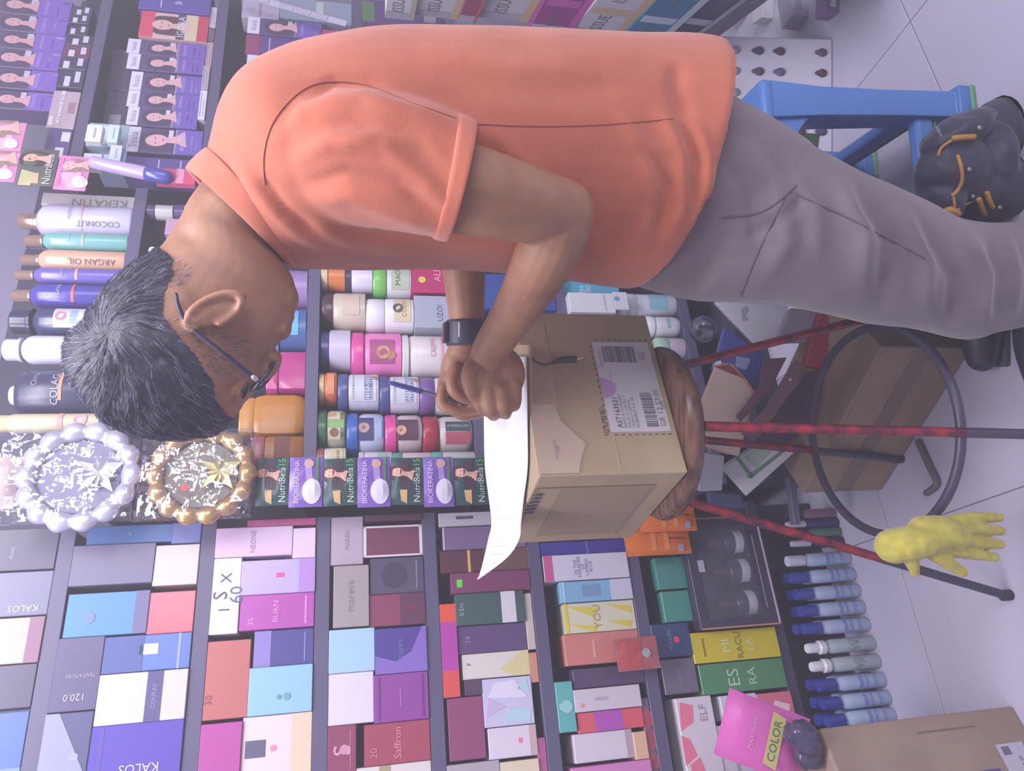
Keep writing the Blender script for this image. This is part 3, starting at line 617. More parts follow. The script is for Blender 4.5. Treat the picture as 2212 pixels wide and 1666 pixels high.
# top row: purple boxes standing on black boxes
ys = [(-16, 22), (23, 60), (61, 97), (98, 139), (140, 186), (187, 226)]
for i, (a, b) in enumerate(ys):
    xo = 137-11*i
    D(-60, a, xo, b, '5a4878', 'purple portrait dye box on the top row, %s from the picture edge' % ordn[i], ('r', 0, 0, 1, .34, '7a5cc4', 'color_panel'), ('t', 'intense', .5, .26, .75, 0, 'b09ce0'), ('r', .1, .12, .7, .14, 'a48cdc'), ('r', .8, .02, .9, .1, 'bfaae8'), ('p', .5, .58, .54, '4a3a60', 'd0a0b0', 0), ('r', .6, .36, .95, .43, 'c0b6dc', 'price_sticker'), s_shift=i)
bl = [(6, 26, 150), (27, 46, 146), (47, 68, 143), (69, 92, 138), (93, 118, 133), (119, 146, 126), (147, 186, 122)]
for i, (a, b, x0) in enumerate(bl):
    D(x0, a, 205-3.6*i, b, '3c3456' if i != 4 else '6a3858', 'flat black dye box under the purple ones, %s from the picture edge' % ordn[i], ('r', .05, .5+.06*(i % 3), .6, .72+.06*(i % 3), 'd2cae6', 'price_sticker'), ('r', .3, .15, .9, .35, 'cac2e0', 'price_sticker'))
D(106, 190, 178, 274, 'b8a4b8', 'beige dye box with white tags at the end of the top row', ('r', .1, .55, 1, .7, 'd4c8da', 'band'), ('t', 'CHOCOLATE', .5, .62, .8, 0, 'a094b0'), ('r', .05, .8, .3, .95, 'd4cae0', 'price_sticker'), ('r', .4, .1, .7, .35, '9c7c90', 'color_panel'))
D(95, 276, 178, 345, '5c4c88', 'dull purple dye box with a white sticker at row end', ('r', .1, .2, .4, .55, 'cfc8e0', 'price_sticker'), ('r', .6, .05, .9, .4, 'd4cee4', 'price_sticker'))
# second row
D(300, -30, 450, 22, '5c4aa4', 'violet dye box with white stripe at the picture edge', ('r', .1, .68, .9, .7, 'b4a8e0'), ('r', .3, .4, .42, .5, 'a090d0'))
D(300, 25, 450, 80, 'd4b0bc', 'red and cream dye box with portrait and black name panel', ('r', 0, .8, 1, 1, 'd0486c', 'color_panel'), ('r', 0, 0, 1, .16, 'c03c5c', 'color_panel'), ('r', 0, .34, 1, .46, '4c4868', 'color_panel'), ('t', 'IGORA', .5, .4, .8, 0, 'ddd4ea'), ('r', 0, .16, 1, .34, 'd0c0a8', 'color_panel'), ('p', .5, .66, .45, '5a3440', 'd8b0b4', 0))
for i, (a, b) in enumerate([(81, 112), (113, 146), (149, 189), (191, 226), (228, 267), (270, 330)]):
    womanbox(272 if i not in (2,) else 278, a+4, 446, b+4, 'portrait dye box with white top label on second row, %s from the red one' % ordn[i])
D(268, 336, 446, 378, '5a4890', 'violet striped dye box at left end of the second row', ('r', .1, .55, .9, .57, 'b4a8dc'), ('r', .1, .25, .9, .27, 'b4a8dc'), ('r', .3, .08, .45, .2, 'b09cb8'))
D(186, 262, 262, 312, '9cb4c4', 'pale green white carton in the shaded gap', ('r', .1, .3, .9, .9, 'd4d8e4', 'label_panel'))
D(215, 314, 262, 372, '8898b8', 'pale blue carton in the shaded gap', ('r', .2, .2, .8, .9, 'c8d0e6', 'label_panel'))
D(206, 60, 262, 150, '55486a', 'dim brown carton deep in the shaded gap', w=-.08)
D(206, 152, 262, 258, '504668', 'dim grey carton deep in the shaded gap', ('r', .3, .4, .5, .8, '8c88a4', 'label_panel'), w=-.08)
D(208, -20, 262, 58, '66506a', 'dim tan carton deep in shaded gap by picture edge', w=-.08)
# third strip of small cartons
for i, (a, b, c, l) in enumerate([(10, 54, 'c4bcd6', 'white small dye carton on third row by the picture edge'), (55, 84, '6a4c70', 'plum small dye carton on third row'), (86, 142, 'b69aac', 'white and tan small dye carton on third row'), (143, 193, 'b0a4b8', 'grey white small dye carton on third row'), (195, 258, 'dcd6ee', 'white paper price carton on third row by the shoulder'), (260, 330, '9cb0c8', 'blue white small carton on third row by shoulder')]):
    D(454, a, 497, b, c, l, ('r', .1, .7, .9, .8, '9084a0'), ('r', .1, .3, .7, .38, '9c90ac'))
# fourth row, cut by the shirt
womanbox(534, 40, 690, 76, 'portrait dye box with white top label above the shoulder', True)
womanbox(532, 122, 690, 160, 'portrait dye box touching the outline of the shoulder', True)
D(530, 78, 690, 120, '5a4088', 'deep violet dye box between the two portrait boxes', ('r', .1, .68, .9, .7, 'a898d0'), ('r', .1, .28, .9, .3, 'a898d0'), ('r', 0, .82, 1, 1, '8c3c6c', 'color_panel'))
D(522, -10, 600, 36, 'b4aac8', 'pale grey dye carton by picture edge over the shoulder', ('r', .1, .5, .9, .54, '8c84a4'))
D(604, -10, 690, 36, '8f9ab8', 'pale green grey dye carton beside the strip', ('r', .1, .4, .9, .5, 'b8c4c8'))
D(694, 60, 735, 104, 'd04890', 'hot pink tube box above the back', ('r', .3, .1, .7, .9, '6c2c60', 'label_panel'))
D(745, -10, 832, 44, '5a3c78', 'dark purple dye box with green and pink top', ('r', 0, .0, 1, .3, '4a3460'), ('r', .1, .85, .9, 1, '5c7c58'), ('r', .3, .1, .6, .25, 'c8b8d4', 'price_sticker'))
D(746, 46, 832, 100, '56305e', 'dark plum dye box with pale figures above the back', ('r', .1, .8, .9, .95, '6a4878'), ('p', .35, .5, .34, '4a2a50', 'd0b4c8', 0), ('p', .7, .45, .34, '3c2848', 'd6c8da', 0))
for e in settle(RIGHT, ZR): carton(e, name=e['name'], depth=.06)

# stacked dye cartons on the side unit at the right edge: lying flat, seen along their left ends
GS = 'white and coloured dye cartons stacked at the right edge'
SDK = [  # x top .. x bottom at the picture's upper edge, colour, label, prints
 (838, 905, 'd8d2e4', 'white dye carton lying beside the dark plum box', 'ISSUE', 'b8b0a0'),
 (908, 1008, 'd2cce0', 'white dye carton with yellow stripe, upper one of the side stack', 'ISSUE', 'd0b894'),
 (1012, 1046, '9c4c70', 'thin red and grey dye carton in the side stack', '', 'b86078'),
 (1060, 1172, 'd2cce0', 'white dye carton with tan stripe above the magenta one', 'ISSUE', 'd0b894'),
 (1180, 1266, '9c3c90', 'magenta dye carton in the side stack', 'COLOR', 'c05ab0'),
 (1282, 1378, 'd0cade', 'white dye carton with tan stripe under the magenta one', 'ISSUE', 'cdb494'),
 (1392, 1478, '3a78a8', 'petrol blue dye carton with white label in the side stack', 'CASTING', 'b8c8dc'),
 (1484, 1546, '46406a', 'navy dye carton with white label at the foot of the side stack', '', 'b4b0cc'),
]
SYAW = R(-6); ztop0 = PY(SDK[-1][1], 40, 1.62).z
su = empty('side_shelf', (1.00, 1.60, 0.0), 'low black side shelf under the dye cartons at the right edge', 'shelf', SYAW)
box('board', (0, 0, ztop0-.022), (.26, .40, .02), M_SH[0], su)
box('pedestal', (.115, 0, 0), (.05, .38, ztop0-.0225), M_SH[1], su)
zb = ztop0-.0015
for k in range(len(SDK)-1, -1, -1):
    x0, x1, c, l, tx, c2 = SDK[k]
    zt = PY(x0, 40, 1.62).z if k == 0 else (PY(x0, 40, 1.62).z+PY(SDK[k-1][1], 40, 1.62).z)/2
    hh = zt-zb-.0006; dx = rnd.uniform(-.012, .012)
    o = box('dye_carton', (.995+dx, 1.60+rnd.uniform(-.006, .006), zb), (.19, .36, hh), mat(c, .4), rz=SYAW+R(rnd.uniform(-4, 4)), bev=.0012); tag(o, l, 'box', GS); zb = zt
    for a0, b0, a1, b1, cc in ((.0, .0, 1, .17, c2), (.88, .2, .93, .95, c2), (.0, .17, .12, 1, 'b4aec8'), (.4, .2, .5, .95, c2)):
        V = [(-.0956, -.18+.36*(1-a), b*hh) for a, b in ((a0, b0), (a1, b0), (a1, b1), (a0, b1))]
        mesh('band', V, [(0, 1, 2, 3)], o, [mat(cc)])
    if tx:
        for yc in (-.09, .09):
            t = lettering(tx, 0, 0, .10, 0, 0, mat('77718c'), o, maxh=hh*.4)
            for v in t.data.vertices: v.co = Vector((-.0959, yc-v.co.x, hh*.6+v.co.z))

# ================================================================== HANGING GOODS
def wframe(x0, y0, x1, y1, wo):
    e = entry(x0, y0, x1, y1) if wo == 0 else None
    xm, ym = (x0+x1)/2, (y0+y1)/2
    s0, s1 = SZ(xm, y1, wo)[0], SZ(xm, y0, wo)[0]; z0, z1 = SZ(x1, ym, wo)[1], SZ(x0, ym, wo)[1]
    return s0, s1, z0, z1
def pillow(name, W, Hh, T, m, parent=None, crimp=.08, n=12, bulge=1.0):
    """a filled sachet: flat crimped ends, bulging middle, slightly creased"""
    V = []; Fc = []
    for side in (-1, 1):
        for j in range(n+1):
            for i in range(n+1):
                a, b = i/n, j/n
                t = (max(0, 1-abs(2*a-1)**3))*(max(0, 1-(abs(2*b-1)/(1-crimp))**4) if abs(2*b-1) < 1-crimp else 0)
                V.append(((a-.5)*W, side*(T/2*t*bulge+.0004)+.0012*math.sin(9*a+7*b)*t, b*Hh))
    k = (n+1)**2
    for j in range(n):
        for i in range(n):
            q = (j*(n+1)+i, j*(n+1)+i+1, (j+1)*(n+1)+i+1, (j+1)*(n+1)+i)
            Fc.append(q); Fc.append(tuple(k+v for v in reversed(q)))
    return mesh(name, V, Fc, parent, [m], True)
def refine(o):                                           # cut big print faces so they follow a curve
    bm = bmesh.new(); bm.from_mesh(o.data); bmesh.ops.triangulate(bm, faces=bm.faces)
    bmesh.ops.subdivide_edges(bm, edges=bm.edges[:], cuts=2, use_grid_fill=True); bm.to_mesh(o.data); bm.free()
def sachet(x0, y0, x1, y1, wo, c, l, prints, grp, T=.012, cat='sachet'):
    s0, s1, z0, z1 = wframe(x0, y0, x1, y1, wo)
    o = pillow('sachet', s1-s0, z1-z0, T, mat(c, .25)); o.location = WP((s0+s1)/2, z0, wo); o.rotation_euler = (0, R(rnd.uniform(-1.5, 1.5)), WA)
    tag(o, l, cat, grp); kids = set(o.children)
    do_prints(o, prints, s1-s0, z1-z0, 0.0)
    W, Hh = s1-s0, z1-z0
    for ch in o.children:                                # lay the print over the bulge
        if not ch.name.startswith(('lettering', 'portrait')): refine(ch)
        for v in ch.data.vertices:
            a, b = v.co.x/W+.5, v.co.z/Hh
            q = abs(2*b-1)
            t = max(0, 1-abs(2*a-1)**3)*(max(0, 1-(q/.92)**4) if q < .92 else 0)
            v.co.y = -(T/2*t+.0006)+v.co.y+.0012*math.sin(9*a+7*b)*t-.0008
    return o
GN = 'sachets hanging between the perfume and jar bays'
posn = ['topmost', 'second', 'third', 'lowest']
def keratin(x0, x1, i): return sachet(x0, 990, x1, 1092, .075, '2f5058', 'dark green hair sachet with portrait, %s of the green ones by the wreath bags' % posn[i],
    [('r', .0, .0, 1, .22, '2c4a50', 'color_panel'), ('p', .66, .78, .34, '4a2c38', 'd8a89c', -10), ('g', ((.36, .72), (.9, .72), (.95, .4), (.3, .4)), '43303c'), ('g', ((.08, .68), (.3, .72), (.3, .5), (.02, .5)), 'cfa874', 'gold_print'), ('t', 'NutriBela', .42, .2, .72, 0, 'd4e2e0'), ('t', '15', .9, .2, .14, 0, '6cc060')], GN)
def egg(x0, x1, i): return sachet(x0, 988, x1, 1096, .078, '7c5cb8', 'violet hair sachet with white drop shape, %s of the violet ones' % posn[i],
    [('t', 'BIOKERATINA', .5, .78, .85, 0, 'd0c0ec'), ('g', tuple((.3+.25*math.cos(.4*q), .31+(.30 if math.sin(.4*q) > 0 else .27)*math.sin(.4*q)) for q in range(15)), 'e0d8f6', 'drop_print'), ('r', .5, .12, 1, .2, '5c8a64', 'color_panel'), ('g', ((.52, .5), (.95, .55), (.95, .35), (.55, .3)), 'a890d4', 'color_panel'), ('d', .85, .42, .09, 'd0a4a4', 'emblem')], GN)
keratin(552, 624, 0); egg(625, 697, 0); keratin(698, 771, 1); egg(772, 843, 1); keratin(844, 914, 2); egg(915, 980, 2); keratin(981, 1052, 3)
st = box('hanging_strip', WP((SZ(800, 1042, .06)[0]), SZ(1052, 1042, .06)[1]+.01, .058), (.012, .0012, .8), mat('b8b2cc', .2), rz=WA, bev=0)
tag(st, 'clear plastic clip strip holding the green and violet sachets', 'strip')
GP = 'sachets hanging before the hair dye bay'
def pinks(x0, y0, x1, y1, l): return sachet(x0, y0, x1, y1, .07, 'd88cc0', l, [('g', ((.0, .5), (.45, .9), (.5, .2), (.1, .1)), 'e8a8d8', 'color_panel'), ('p', .65, .6, .4, '9c7c78', 'dcb0b4', 15), ('d', .22, .2, .16, 'ecd0f4', 'emblem'), ('r', .1, .82, .9, .95, 'd070b4')], GP)
pinks(-60, 262, 52, 325, 'pink portrait sachet at the picture edge, nearest the dye boxes'); pinks(-60, 327, 38, 392, 'pink portrait sachet at the picture edge below the other pink one')
sachet(42, 322, 122, 402, .07, '5a5c58', 'olive black hair sachet with portrait beside the pink ones', [('p', .7, .7, .36, '3a2c34', 'd4a898', 0), ('g', ((.0, .95), (.4, .9), (.3, .5), (.0, .6)), 'b4b08c'), ('t', 'Nutribela', .45, .2, .8, 0, 'c8ccd4'), ('r', .05, .4, .3, .6, 'c8a484', 'gold_print')], GP)
pinks(122, 338, 192, 412, 'pink portrait sachet lowest of its hanging row')
def clutter(x0, y0, x1, y1, c, l, *p, wo=.03, name='carton'):
    s0, s1, z0, z1 = wframe(x0, y0, x1, y1, wo); o = box(name, WP((s0+s1)/2, z0, wo-.012), (s1-s0, .02, z1-z0), mat(c, .4), rz=WA)
    tag(o, l, name.replace('_', ' '), 'price cards under the dye bay'); do_prints(o, p, s1-s0, z1-z0, -.01)
for a in [(185, 268, 220, 304, 'd8dcec', 'white price card hanging left of the green one'), (232, 268, 256, 306, 'c4d8ec', 'pale blue price card at the end of the purple boxes'), (236, 312, 262, 348, 'c8d0f0', 'second pale blue price card lower down'), (178, 330, 218, 362, 'c8c8dc', 'grey white price card above the round blue tube')]:
    clutter(*a, ('r', .2, .4, .8, .5, '9ca4c0'), wo=.055, name='price_card')
# blister pack and tube with a blue cap, lying across
p0, p1 = PW(205, 352, .09), PW(400, 392, .09)
o = empty('cream_tube', p0, 'clear and lilac tube with a blue cap lying before the collar', 'tube')
dv = p1-p0
mb = MB().tube([Vector((0, 0, 0)), dv*.45, dv*.62], [.017, .019, .018], 14, 3); mb.build('body', [mat('b8a4d4', .15)], o)
mb = MB().tube([dv*.6, dv*.78], [.021, .02], 14, 1); mb.build('cap', [mat('4848a0', .2)], o)
p0, p1 = PW(330, 372, .085), PW(420, 408, .085)
o = box('blister_pack', p0, (.05, .02, .10), mat('c85078', .3), rz=WA); o.rotation_euler = (0, R(0), WA); o.location = PW(424, 388, .075); tag(o, 'red and pink blister pack beside the collar', 'pack')
plate('band', -.025, .03, .025, .05, -.01, mat('d48cb4'), o)
# diagonal white label strip over the dye bay
a_, b_ = PW(520, -12, .05), PW(748, 52, .05)
o = empty('label_strip', a_, 'white slanting price strip with small labels behind the shoulder', 'strip')
d = b_-a_; up = d.normalized(); side = up.cross(N3).normalized()
def slab(nm, t0, t1, s0, s1, off, m, par):
    V = [d*t+side*s+N3*q for q in (off, off+.0015) for t in (t0, t1) for s in (s0, s1)]
    return mesh(nm, V, [(0, 1, 3, 2), (4, 6, 7, 5), (0, 4, 5, 1), (2, 3, 7, 6), (0, 2, 6, 4), (1, 5, 7, 3)], par, [m])
slab('strip', 0, 1, -.013, .013, 0, mat('c4bede', .3), o)
for t in (.12, .36, .52, .68): slab('price_label', t, t+.14, -.010, .012, .002, mat('b8b4d0', .4), o)

# wreath bags
def wreath(cx, cy, rpx, col, metal, label, bx, bag_label, wo=.10):
    s, z = SZ(cx, cy, wo); s2, _ = SZ(cx, cy-rpx, wo); rr = abs(s2-s)
    o = empty('wreath', WP(s, z, wo), label, 'wreath', WA)
    mb = MB(); n = 14; r0 = rr*.86
    V = []; Fc = []; NU = n*8; NV = 10
    for i in range(NU):
        a = 6.28318*i/NU; k = abs(math.sin(a*n/2)); t = rr*(.125+.07*k)
        for j in range(NV):
            b = 6.28318*j/NV; q = r0+t*math.cos(b)+rr*.03*k
            V.append((q*math.cos(a), t*math.sin(b)*.8, q*math.sin(a)))
    for i in range(NU):
        for j in range(NV): Fc.append((i*NV+j, ((i+1) % NU)*NV+j, ((i+1) % NU)*NV+(j+1) % NV, i*NV+(j+1) % NV))
    mesh('ring', V, Fc, o, [metal], True)
    fm = MB()
    for k in range(9):                                             # tinsel flower in the ring
        a = 6.28318*k/9+.3; L = rr*(.46 if k % 2 else .30); c, sn = math.cos(a), math.sin(a)
        q = [(0, -.016, -.36*rr), (L*.45*c-.2*L*sn, -.024, -.36*rr+L*.45*sn+.2*L*c), (L*c, -.014, -.36*rr+L*sn), (L*.45*c+.2*L*sn, -.012, -.36*rr+L*.45*sn-.2*L*c)]
        fm.add(q+[(x, y+.0012, zz) for x, y, zz in q], [(0, 1, 2), (0, 2, 3), (4, 6, 5), (4, 7, 6)])
    fm.build('tinsel_flower', [mat(col[1], .3)], o, False)
    disc('backing_card', 0, 0, rr*.70, rr*.70, .004, mat(col[0], .3, .2), o, 28)
    x0, y0, x1, y1 = bx
    s0, s1, z0, z1 = wframe(x0, y0, x1, y1, wo)
    N = 44; V = []; Fc = []
    for sd in (-1, 1):
        for j in range(N+1):
            for i in range(N+1):
                a, b = i/N, j/N; t = (1-abs(2*a-1)**4)*(1-abs(2*b-1)**4)
                y = sd*(.030*t**.5+.0008)+(.006*abs(noise.noise((a*9, b*9, sd*3+cx*.01)))+.004*noise.noise((a*22, b*22, sd*5)))*t
                V.append((s0+(s1-s0)*a-s, y, z0+(z1-z0)*b-z))
    k = (N+1)**2
    for j in range(N):
        for i in range(N):
            q = (j*(N+1)+i, j*(N+1)+i+1, (j+1)*(N+1)+i+1, (j+1)*(N+1)+i); Fc += [q, tuple(k+v for v in reversed(q))]
    g = mesh('plastic_bag', V, Fc, None, [film('f2efff')], True)
    g.location = WP(s, z, wo); g.rotation_euler = (0, 0, WA); tag(g, bag_label, 'bag', 'clear bags with wreaths'); return o
wreath(172, 1028, 108, ('7c7a9c', 'f0eefc'), mat('e2dffa', .28, .6), 'silver scalloped wreath with a white tinsel flower', (-20, 928, 296, 1132), 'crinkled clear plastic bag around the silver wreath')
wreath(436, 1024, 98, ('6c665c', 'efe6b0'), mat('d4ac78', .25, .7), 'gold scalloped wreath with a yellow tinsel flower', (298, 926, 548, 1124), 'crinkled clear plastic bag around the gold wreath')
s, z = SZ(402, 1058, .12); o = disc('sticker', 0, 0, .008, .007, 0, mat('f04860'), None); o.location = WP(s, z, .137); o.rotation_euler = (0, 0, WA); tag(o, 'small round red sticker on the gold wreath bag', 'sticker')
# pale round pack at the upper picture edge
o = pillow('cosmetic_pouch', .12, .09, .03, mat('d8c0c4', .25)); o.location = WP(SZ(10, 1040, .06)[0], SZ(35, 1040, .06)[1], .05); o.rotation_euler = (0, 0, WA); tag(o, 'pale pink rounded pouch at the picture edge beside the silver wreath', 'pouch')

# window gift box with three dark bottles, on the base deck
e = GIFT
W, Hh = e['s1']-e['s0'], e['z1']-e['z0']; dp = .10
g = empty('gift_box', WP((e['s0']+e['s1'])/2, e['z0'], .02-dp/2), 'black gift box with copper edges and clear window', 'box', WA)
bk = mat('3a3450', .35); t = .004
box('back_panel', (0, dp/2-.003, 0), (W, .005, Hh), bk, g); box('bottom_panel', (0, -.003, 0), (W, dp-.008, t), bk, g); box('top_panel', (0, -.003, Hh-t), (W, dp-.008, t), bk, g)
for sx_ in (-1, 1): box('side_panel', (sx_*(W/2-t/2), -.003, t+.0002), (t, dp-.008, Hh-2*t-.0004), bk, g)
fw = .022
plate('window_frame', -W/2+.001, .001, W/2-.001, fw+.02, -dp/2-.0008, bk, g, .002); plate('window_frame', -W/2+.001, Hh-fw, W/2-.001, Hh-.001, -dp/2-.0008, bk, g, .002)
plate('window_frame', -W/2+.001, fw+.02, -W/2+.02, Hh-fw, -dp/2-.0008, bk, g, .002); plate('window_frame', W/2-.02, fw+.02, W/2-.001, Hh-fw, -dp/2-.0008, bk, g, .002)
plate('window_pane', -W/2+.018, fw+.018, W/2-.018, Hh-fw+.002, -dp/2+.0004, glassy('c8c4e0', .14, .08), g, .0006)
cop = mat('d89a88', .25, .6)
for x_ in (-W/2, W/2): box('copper_edge', (x_, -dp/2-.002, 0), (.004, .004, Hh), cop, g, bev=0)
box('copper_edge', (0, -dp/2-.002, 0), (W, .004, .005), mat('cbb4cc', .3), g, bev=0)
plate('label_panel', -.0, Hh*.82, .03, Hh*.90, -dp/2-.003, mat('b4b4cc'), g)
plate('print_line', -W/2+.04, .026, W/2-.05, .029, -dp/2-.003, mat('9a94b0'), g)
bz = e['z0']+t+.0006
for k, xx in enumerate((-.30, 0.02, .32)):
    h = Hh*.62; r_ = W*.115
    b = empty('perfume_bottle', WP((e['s0']+e['s1'])/2, bz, .02-dp/2) + E3*(W*xx*.93), ['dark bottle with white label, left one inside the gift box', 'dark bottle with white label, middle one inside the gift box', 'dark bottle with white label, right one inside the gift box'][k], 'bottle', WA, 'bottles inside the gift box')
    lathe('body', [(r_*.92, 0), (r_, .02*h), (r_, .56*h), (r_*.85, .63*h), (r_*.5, .68*h)], mat('2c2640', .12), b)
    c_ = lathe('cap', [(r_*.55, 0), (r_*.55, .26*h), (r_*.5, .3*h)], mat('4a3440', .25, .4), b); c_.location = (0, 0, .68*h)
    arc_label('label', r_+.0008, -1.2, 1.2, .26*h, .44*h, mat('cfc9e2'), b)
# orange sachets in front of the sixth shelf
for k, (q, l) in enumerate([((1350, 1142, 1490, 1200), 'orange foil pack with a silver tag, lower left one under the box'), ((1378, 1092, 1502, 1150), 'orange foil pack nearest the stool leg')]):
    o = sachet(*q, .05+.014*k, 'd8702c', l, [('r', .1, .12, .35, .22, 'b4a8c0', 'label_panel'), ('r', .15, .35, .85, .42, 'e08a4c'), ('r', .15, .55, .85, .62, 'e08a4c'), ('r', .55, .1, .62, .4, '8c4a40', 'label_panel')], 'orange foil packs', .02)
o = sachet(1330, 1377, 1422, 1448, .035, 'b06068', 'clear red packet stuck before the salmon box', [('r', .1, .4, .9, .95, 'b84e54', 'color_panel'), ('d', .5, .3, .15, 'a8a4ac', 'emblem')], None, .008)

# ================================================================== BOTTLES STANDING ON THE FLOOR BEFORE THE SHELF
FB = [(1205, 1800, 1702, 'd0d0ec', 'white'), (1241, 1828, 1704, '3a4aa8', 0), (1277, 1838, 1713, '3a4aa8', 0), (1313, 1862, 1732, '3a4aa8', 0), (1351, 1866, 1734, '3a4aa8', 0), (1393, 1876, 1743, 'e6e4f6', 1), (1433, 1886, 1751, 'e6e4f6', 1), (1475, 1902, 1765, '3440a0', 0), (1515, 1914, 1776, '3440a0', 0), (1553, 1912, 1788, '3440a0', 0)]
nm = ['first from the stool end', 'second from the stool end', 'third from the stool end', 'fourth from the stool end', 'fifth from the stool end', 'left one with green print', 'right one with green print', 'third from the carton end', 'second from the carton end', 'next to the carton']
s_first = SZ(1800, 1205, .035)[0]; s_last = SZ(1800, 1560, .035)[0]
for k, (y, xb, xc, cc, kd) in enumerate(FB):
    s = SZ(1840, y, .035)[0]
    rad = .0178; h = .185 if kd != 1 else .19
    o = empty('saline_bottle', WP(s, 0.0005, .035), ('clear bottle with blue cap in the floor row, ' if kd != 1 else 'milky bottle with white cap in the floor row, ')+nm[k] if k else 'small white capped bottle on the floor, ' + nm[0], 'bottle', WA, 'bottles in a row on the floor')
    hb = h*.74
    b = lathe('body', [(rad*.9, 0), (rad, .02*hb), (rad, .8*hb), (rad*.92, .9*hb), (rad*.6, .98*hb), (rad*.55, hb)], mat('b4c4ec' if kd != 1 else 'b8c6d6', .15), o)
    c = lathe('cap', [(rad*.82, 0), (rad*.82, .04), (rad*.75, .046)] if kd != 1 else [(rad*.95, 0), (rad*.95, .014), (rad*.7, .018), (rad*.7, .044), (rad*.6, .048)], mat(cc, .3), o, 16); c.location = (0, 0, hb+.0002)
    if kd == 1: wrapped(b, [('t', 'LO\nTX', .5, .45, .7, 0, '6a9a8c')], rad, hb)
    else: wrapped(b, [('r', .05, .5, .95, .56, '7c90d4', 'band'), ('t', 'Saline', .5, .42, .8, 0, '5c74c4'), ('r', .1, .2, .9, .24, '8ca0dc', 'band')], rad, hb)
    if kd == 0:                                                    # the row behind
        o2 = o.copy(); COL.objects.link(o2); o2.location = WP(s+.004, .0005, -.006); o2['label'] = 'blue capped back row bottle behind the one '+nm[k]; o2['group'] = 'back row of floor bottles'
        for ch in o.children:
            c2 = ch.copy(); COL.objects.link(c2); c2.parent = o2
            for g2 in ch.children: c3 = g2.copy(); COL.objects.link(c3); c3.parent = c2
for k, (y, c, l) in enumerate([(1112, '8c6a84', 'small mauve bottle on the floor by the stool leg'), (1132, '3c3470', 'small indigo bottle on the floor by the stool leg'), (1153, '5a7c6c', 'small green bottle on the floor by the stool leg'), (1174, '2c2c54', 'small navy bottle on the floor, last before the clear ones')]):
    s = SZ(1740, y, .03)[0]
    o = empty('nail_polish_bottle', WP(s, .0005, .03), l, 'bottle', WA, 'small bottles on the floor')
    lathe('body', [(.013, 0), (.0145, .006), (.0145, .08), (.008, .1)], mat(c, .2), o, 16)
    q = lathe('cap', [(.0095, 0), (.0085, .05), (.007, .055)], mat('c4bcd4' if k % 2 else '3a3450', .25), o, 14); q.location = (0, 0, .1003)

# ================================================================== STOOL, CARDBOARD BOX, FLOOR THINGS
ST = Vector((-0.088, 1.240, 0)); zseat = .765
g = empty('bar_stool', ST, 'tall round bar stool with wooden seat and worn red and black legs', 'stool')
seat = lathe('seat', [(.10, zseat-.036), (.146, zseat-.034), (.158, zseat-.024), (.160, zseat-.014), (.154, zseat-.003), (.146, zseat)], mat('7a5848', .3, 0, 'wood', 14, '4f3636'), g, 40)
redm = mat('a8283c', .35, 0, 'paint', 38, '5a2038'); blk = mat('453f58', .4)
def legset(a, b, nm='leg'):
    a, b = Vector(a)-ST, Vector(b)-ST; mid = a.lerp(b, .62)
    o = rod(nm, a, mid, .0085, redm, g); o2 = rod('leg_lower', mid, b, .0088, blk, o); f = lathe('foot', [(.011, 0), (.011, .02)], mat('3a3648', .6), o, 12); f.location = b-Vector((0, 0, .004)); f.location.z = 0.0006
zt = zseat-.036
legset((-.068, 1.10, zt), (-.088, .985, .012)); legset((-.098, 1.35, zt), (-.178, 1.50, .012)); legset((-.205, 1.245, zt), (-.425, 1.205, .012)); legset((.03, 1.245, zt), (.20, 1.30, .012))
V = []; Fc = []; NU = 56; NV = 10
for i in range(NU):
    a = 6.28318*i/NU
    for j in range(NV):
        b = 6.28318*j/NV; q = .205+.0085*math.cos(b); V.append((q*math.cos(a), q*math.sin(a), .285+.0085*math.sin(b)))
for i in range(NU):
    for j in range(NV): Fc.append((i*NV+j, ((i+1) % NU)*NV+j, ((i+1) % NU)*NV+(j+1) % NV, i*NV+(j+1) % NV))
mesh('foot_ring', V, Fc, g, [blk], True)

# the cardboard box the man writes on
card = mat('bea78c', .75, 0, 'card', 9, 'b59e86')
BN = Vector((-0.142, 1.085, zseat+.001)); BA = R(32.7)
bw, bd, bh = .326, .294, .252
ex, ey = Vector((math.cos(BA), math.sin(BA), 0)), Vector((-math.sin(BA), math.cos(BA), 0))
bc = BN+ex*bw/2+ey*bd/2
cb = box('cardboard_box', bc+Vector((0, 0, .0)), (bw, bd, bh), card, rz=BA, bev=.003, seg=2); tag(cb, 'brown cardboard shipping box with white address label on the stool seat', 'box')
yf = -bd/2
lab = plate('shipping_label', bw*(.235-.5), bh*.045, bw*(.80-.5), bh*.47, yf-.0004, mat('d8d4e0', .4), cb)
dark = mat('4c4860', .5); gre = mat('8c889c', .5)
def onlab(a0, b0, a1, b1, m, nm='print_line'):
    x0, x1 = bw*(.235-.5), bw*(.80-.5); z0, z1 = bh*.045, bh*.47
    return plate(nm, x0+(x1-x0)*a0, z0+(z1-z0)*b0, x0+(x1-x0)*a1, z0+(z1-z0)*b1, yf-.0012, m, lab, .0004)
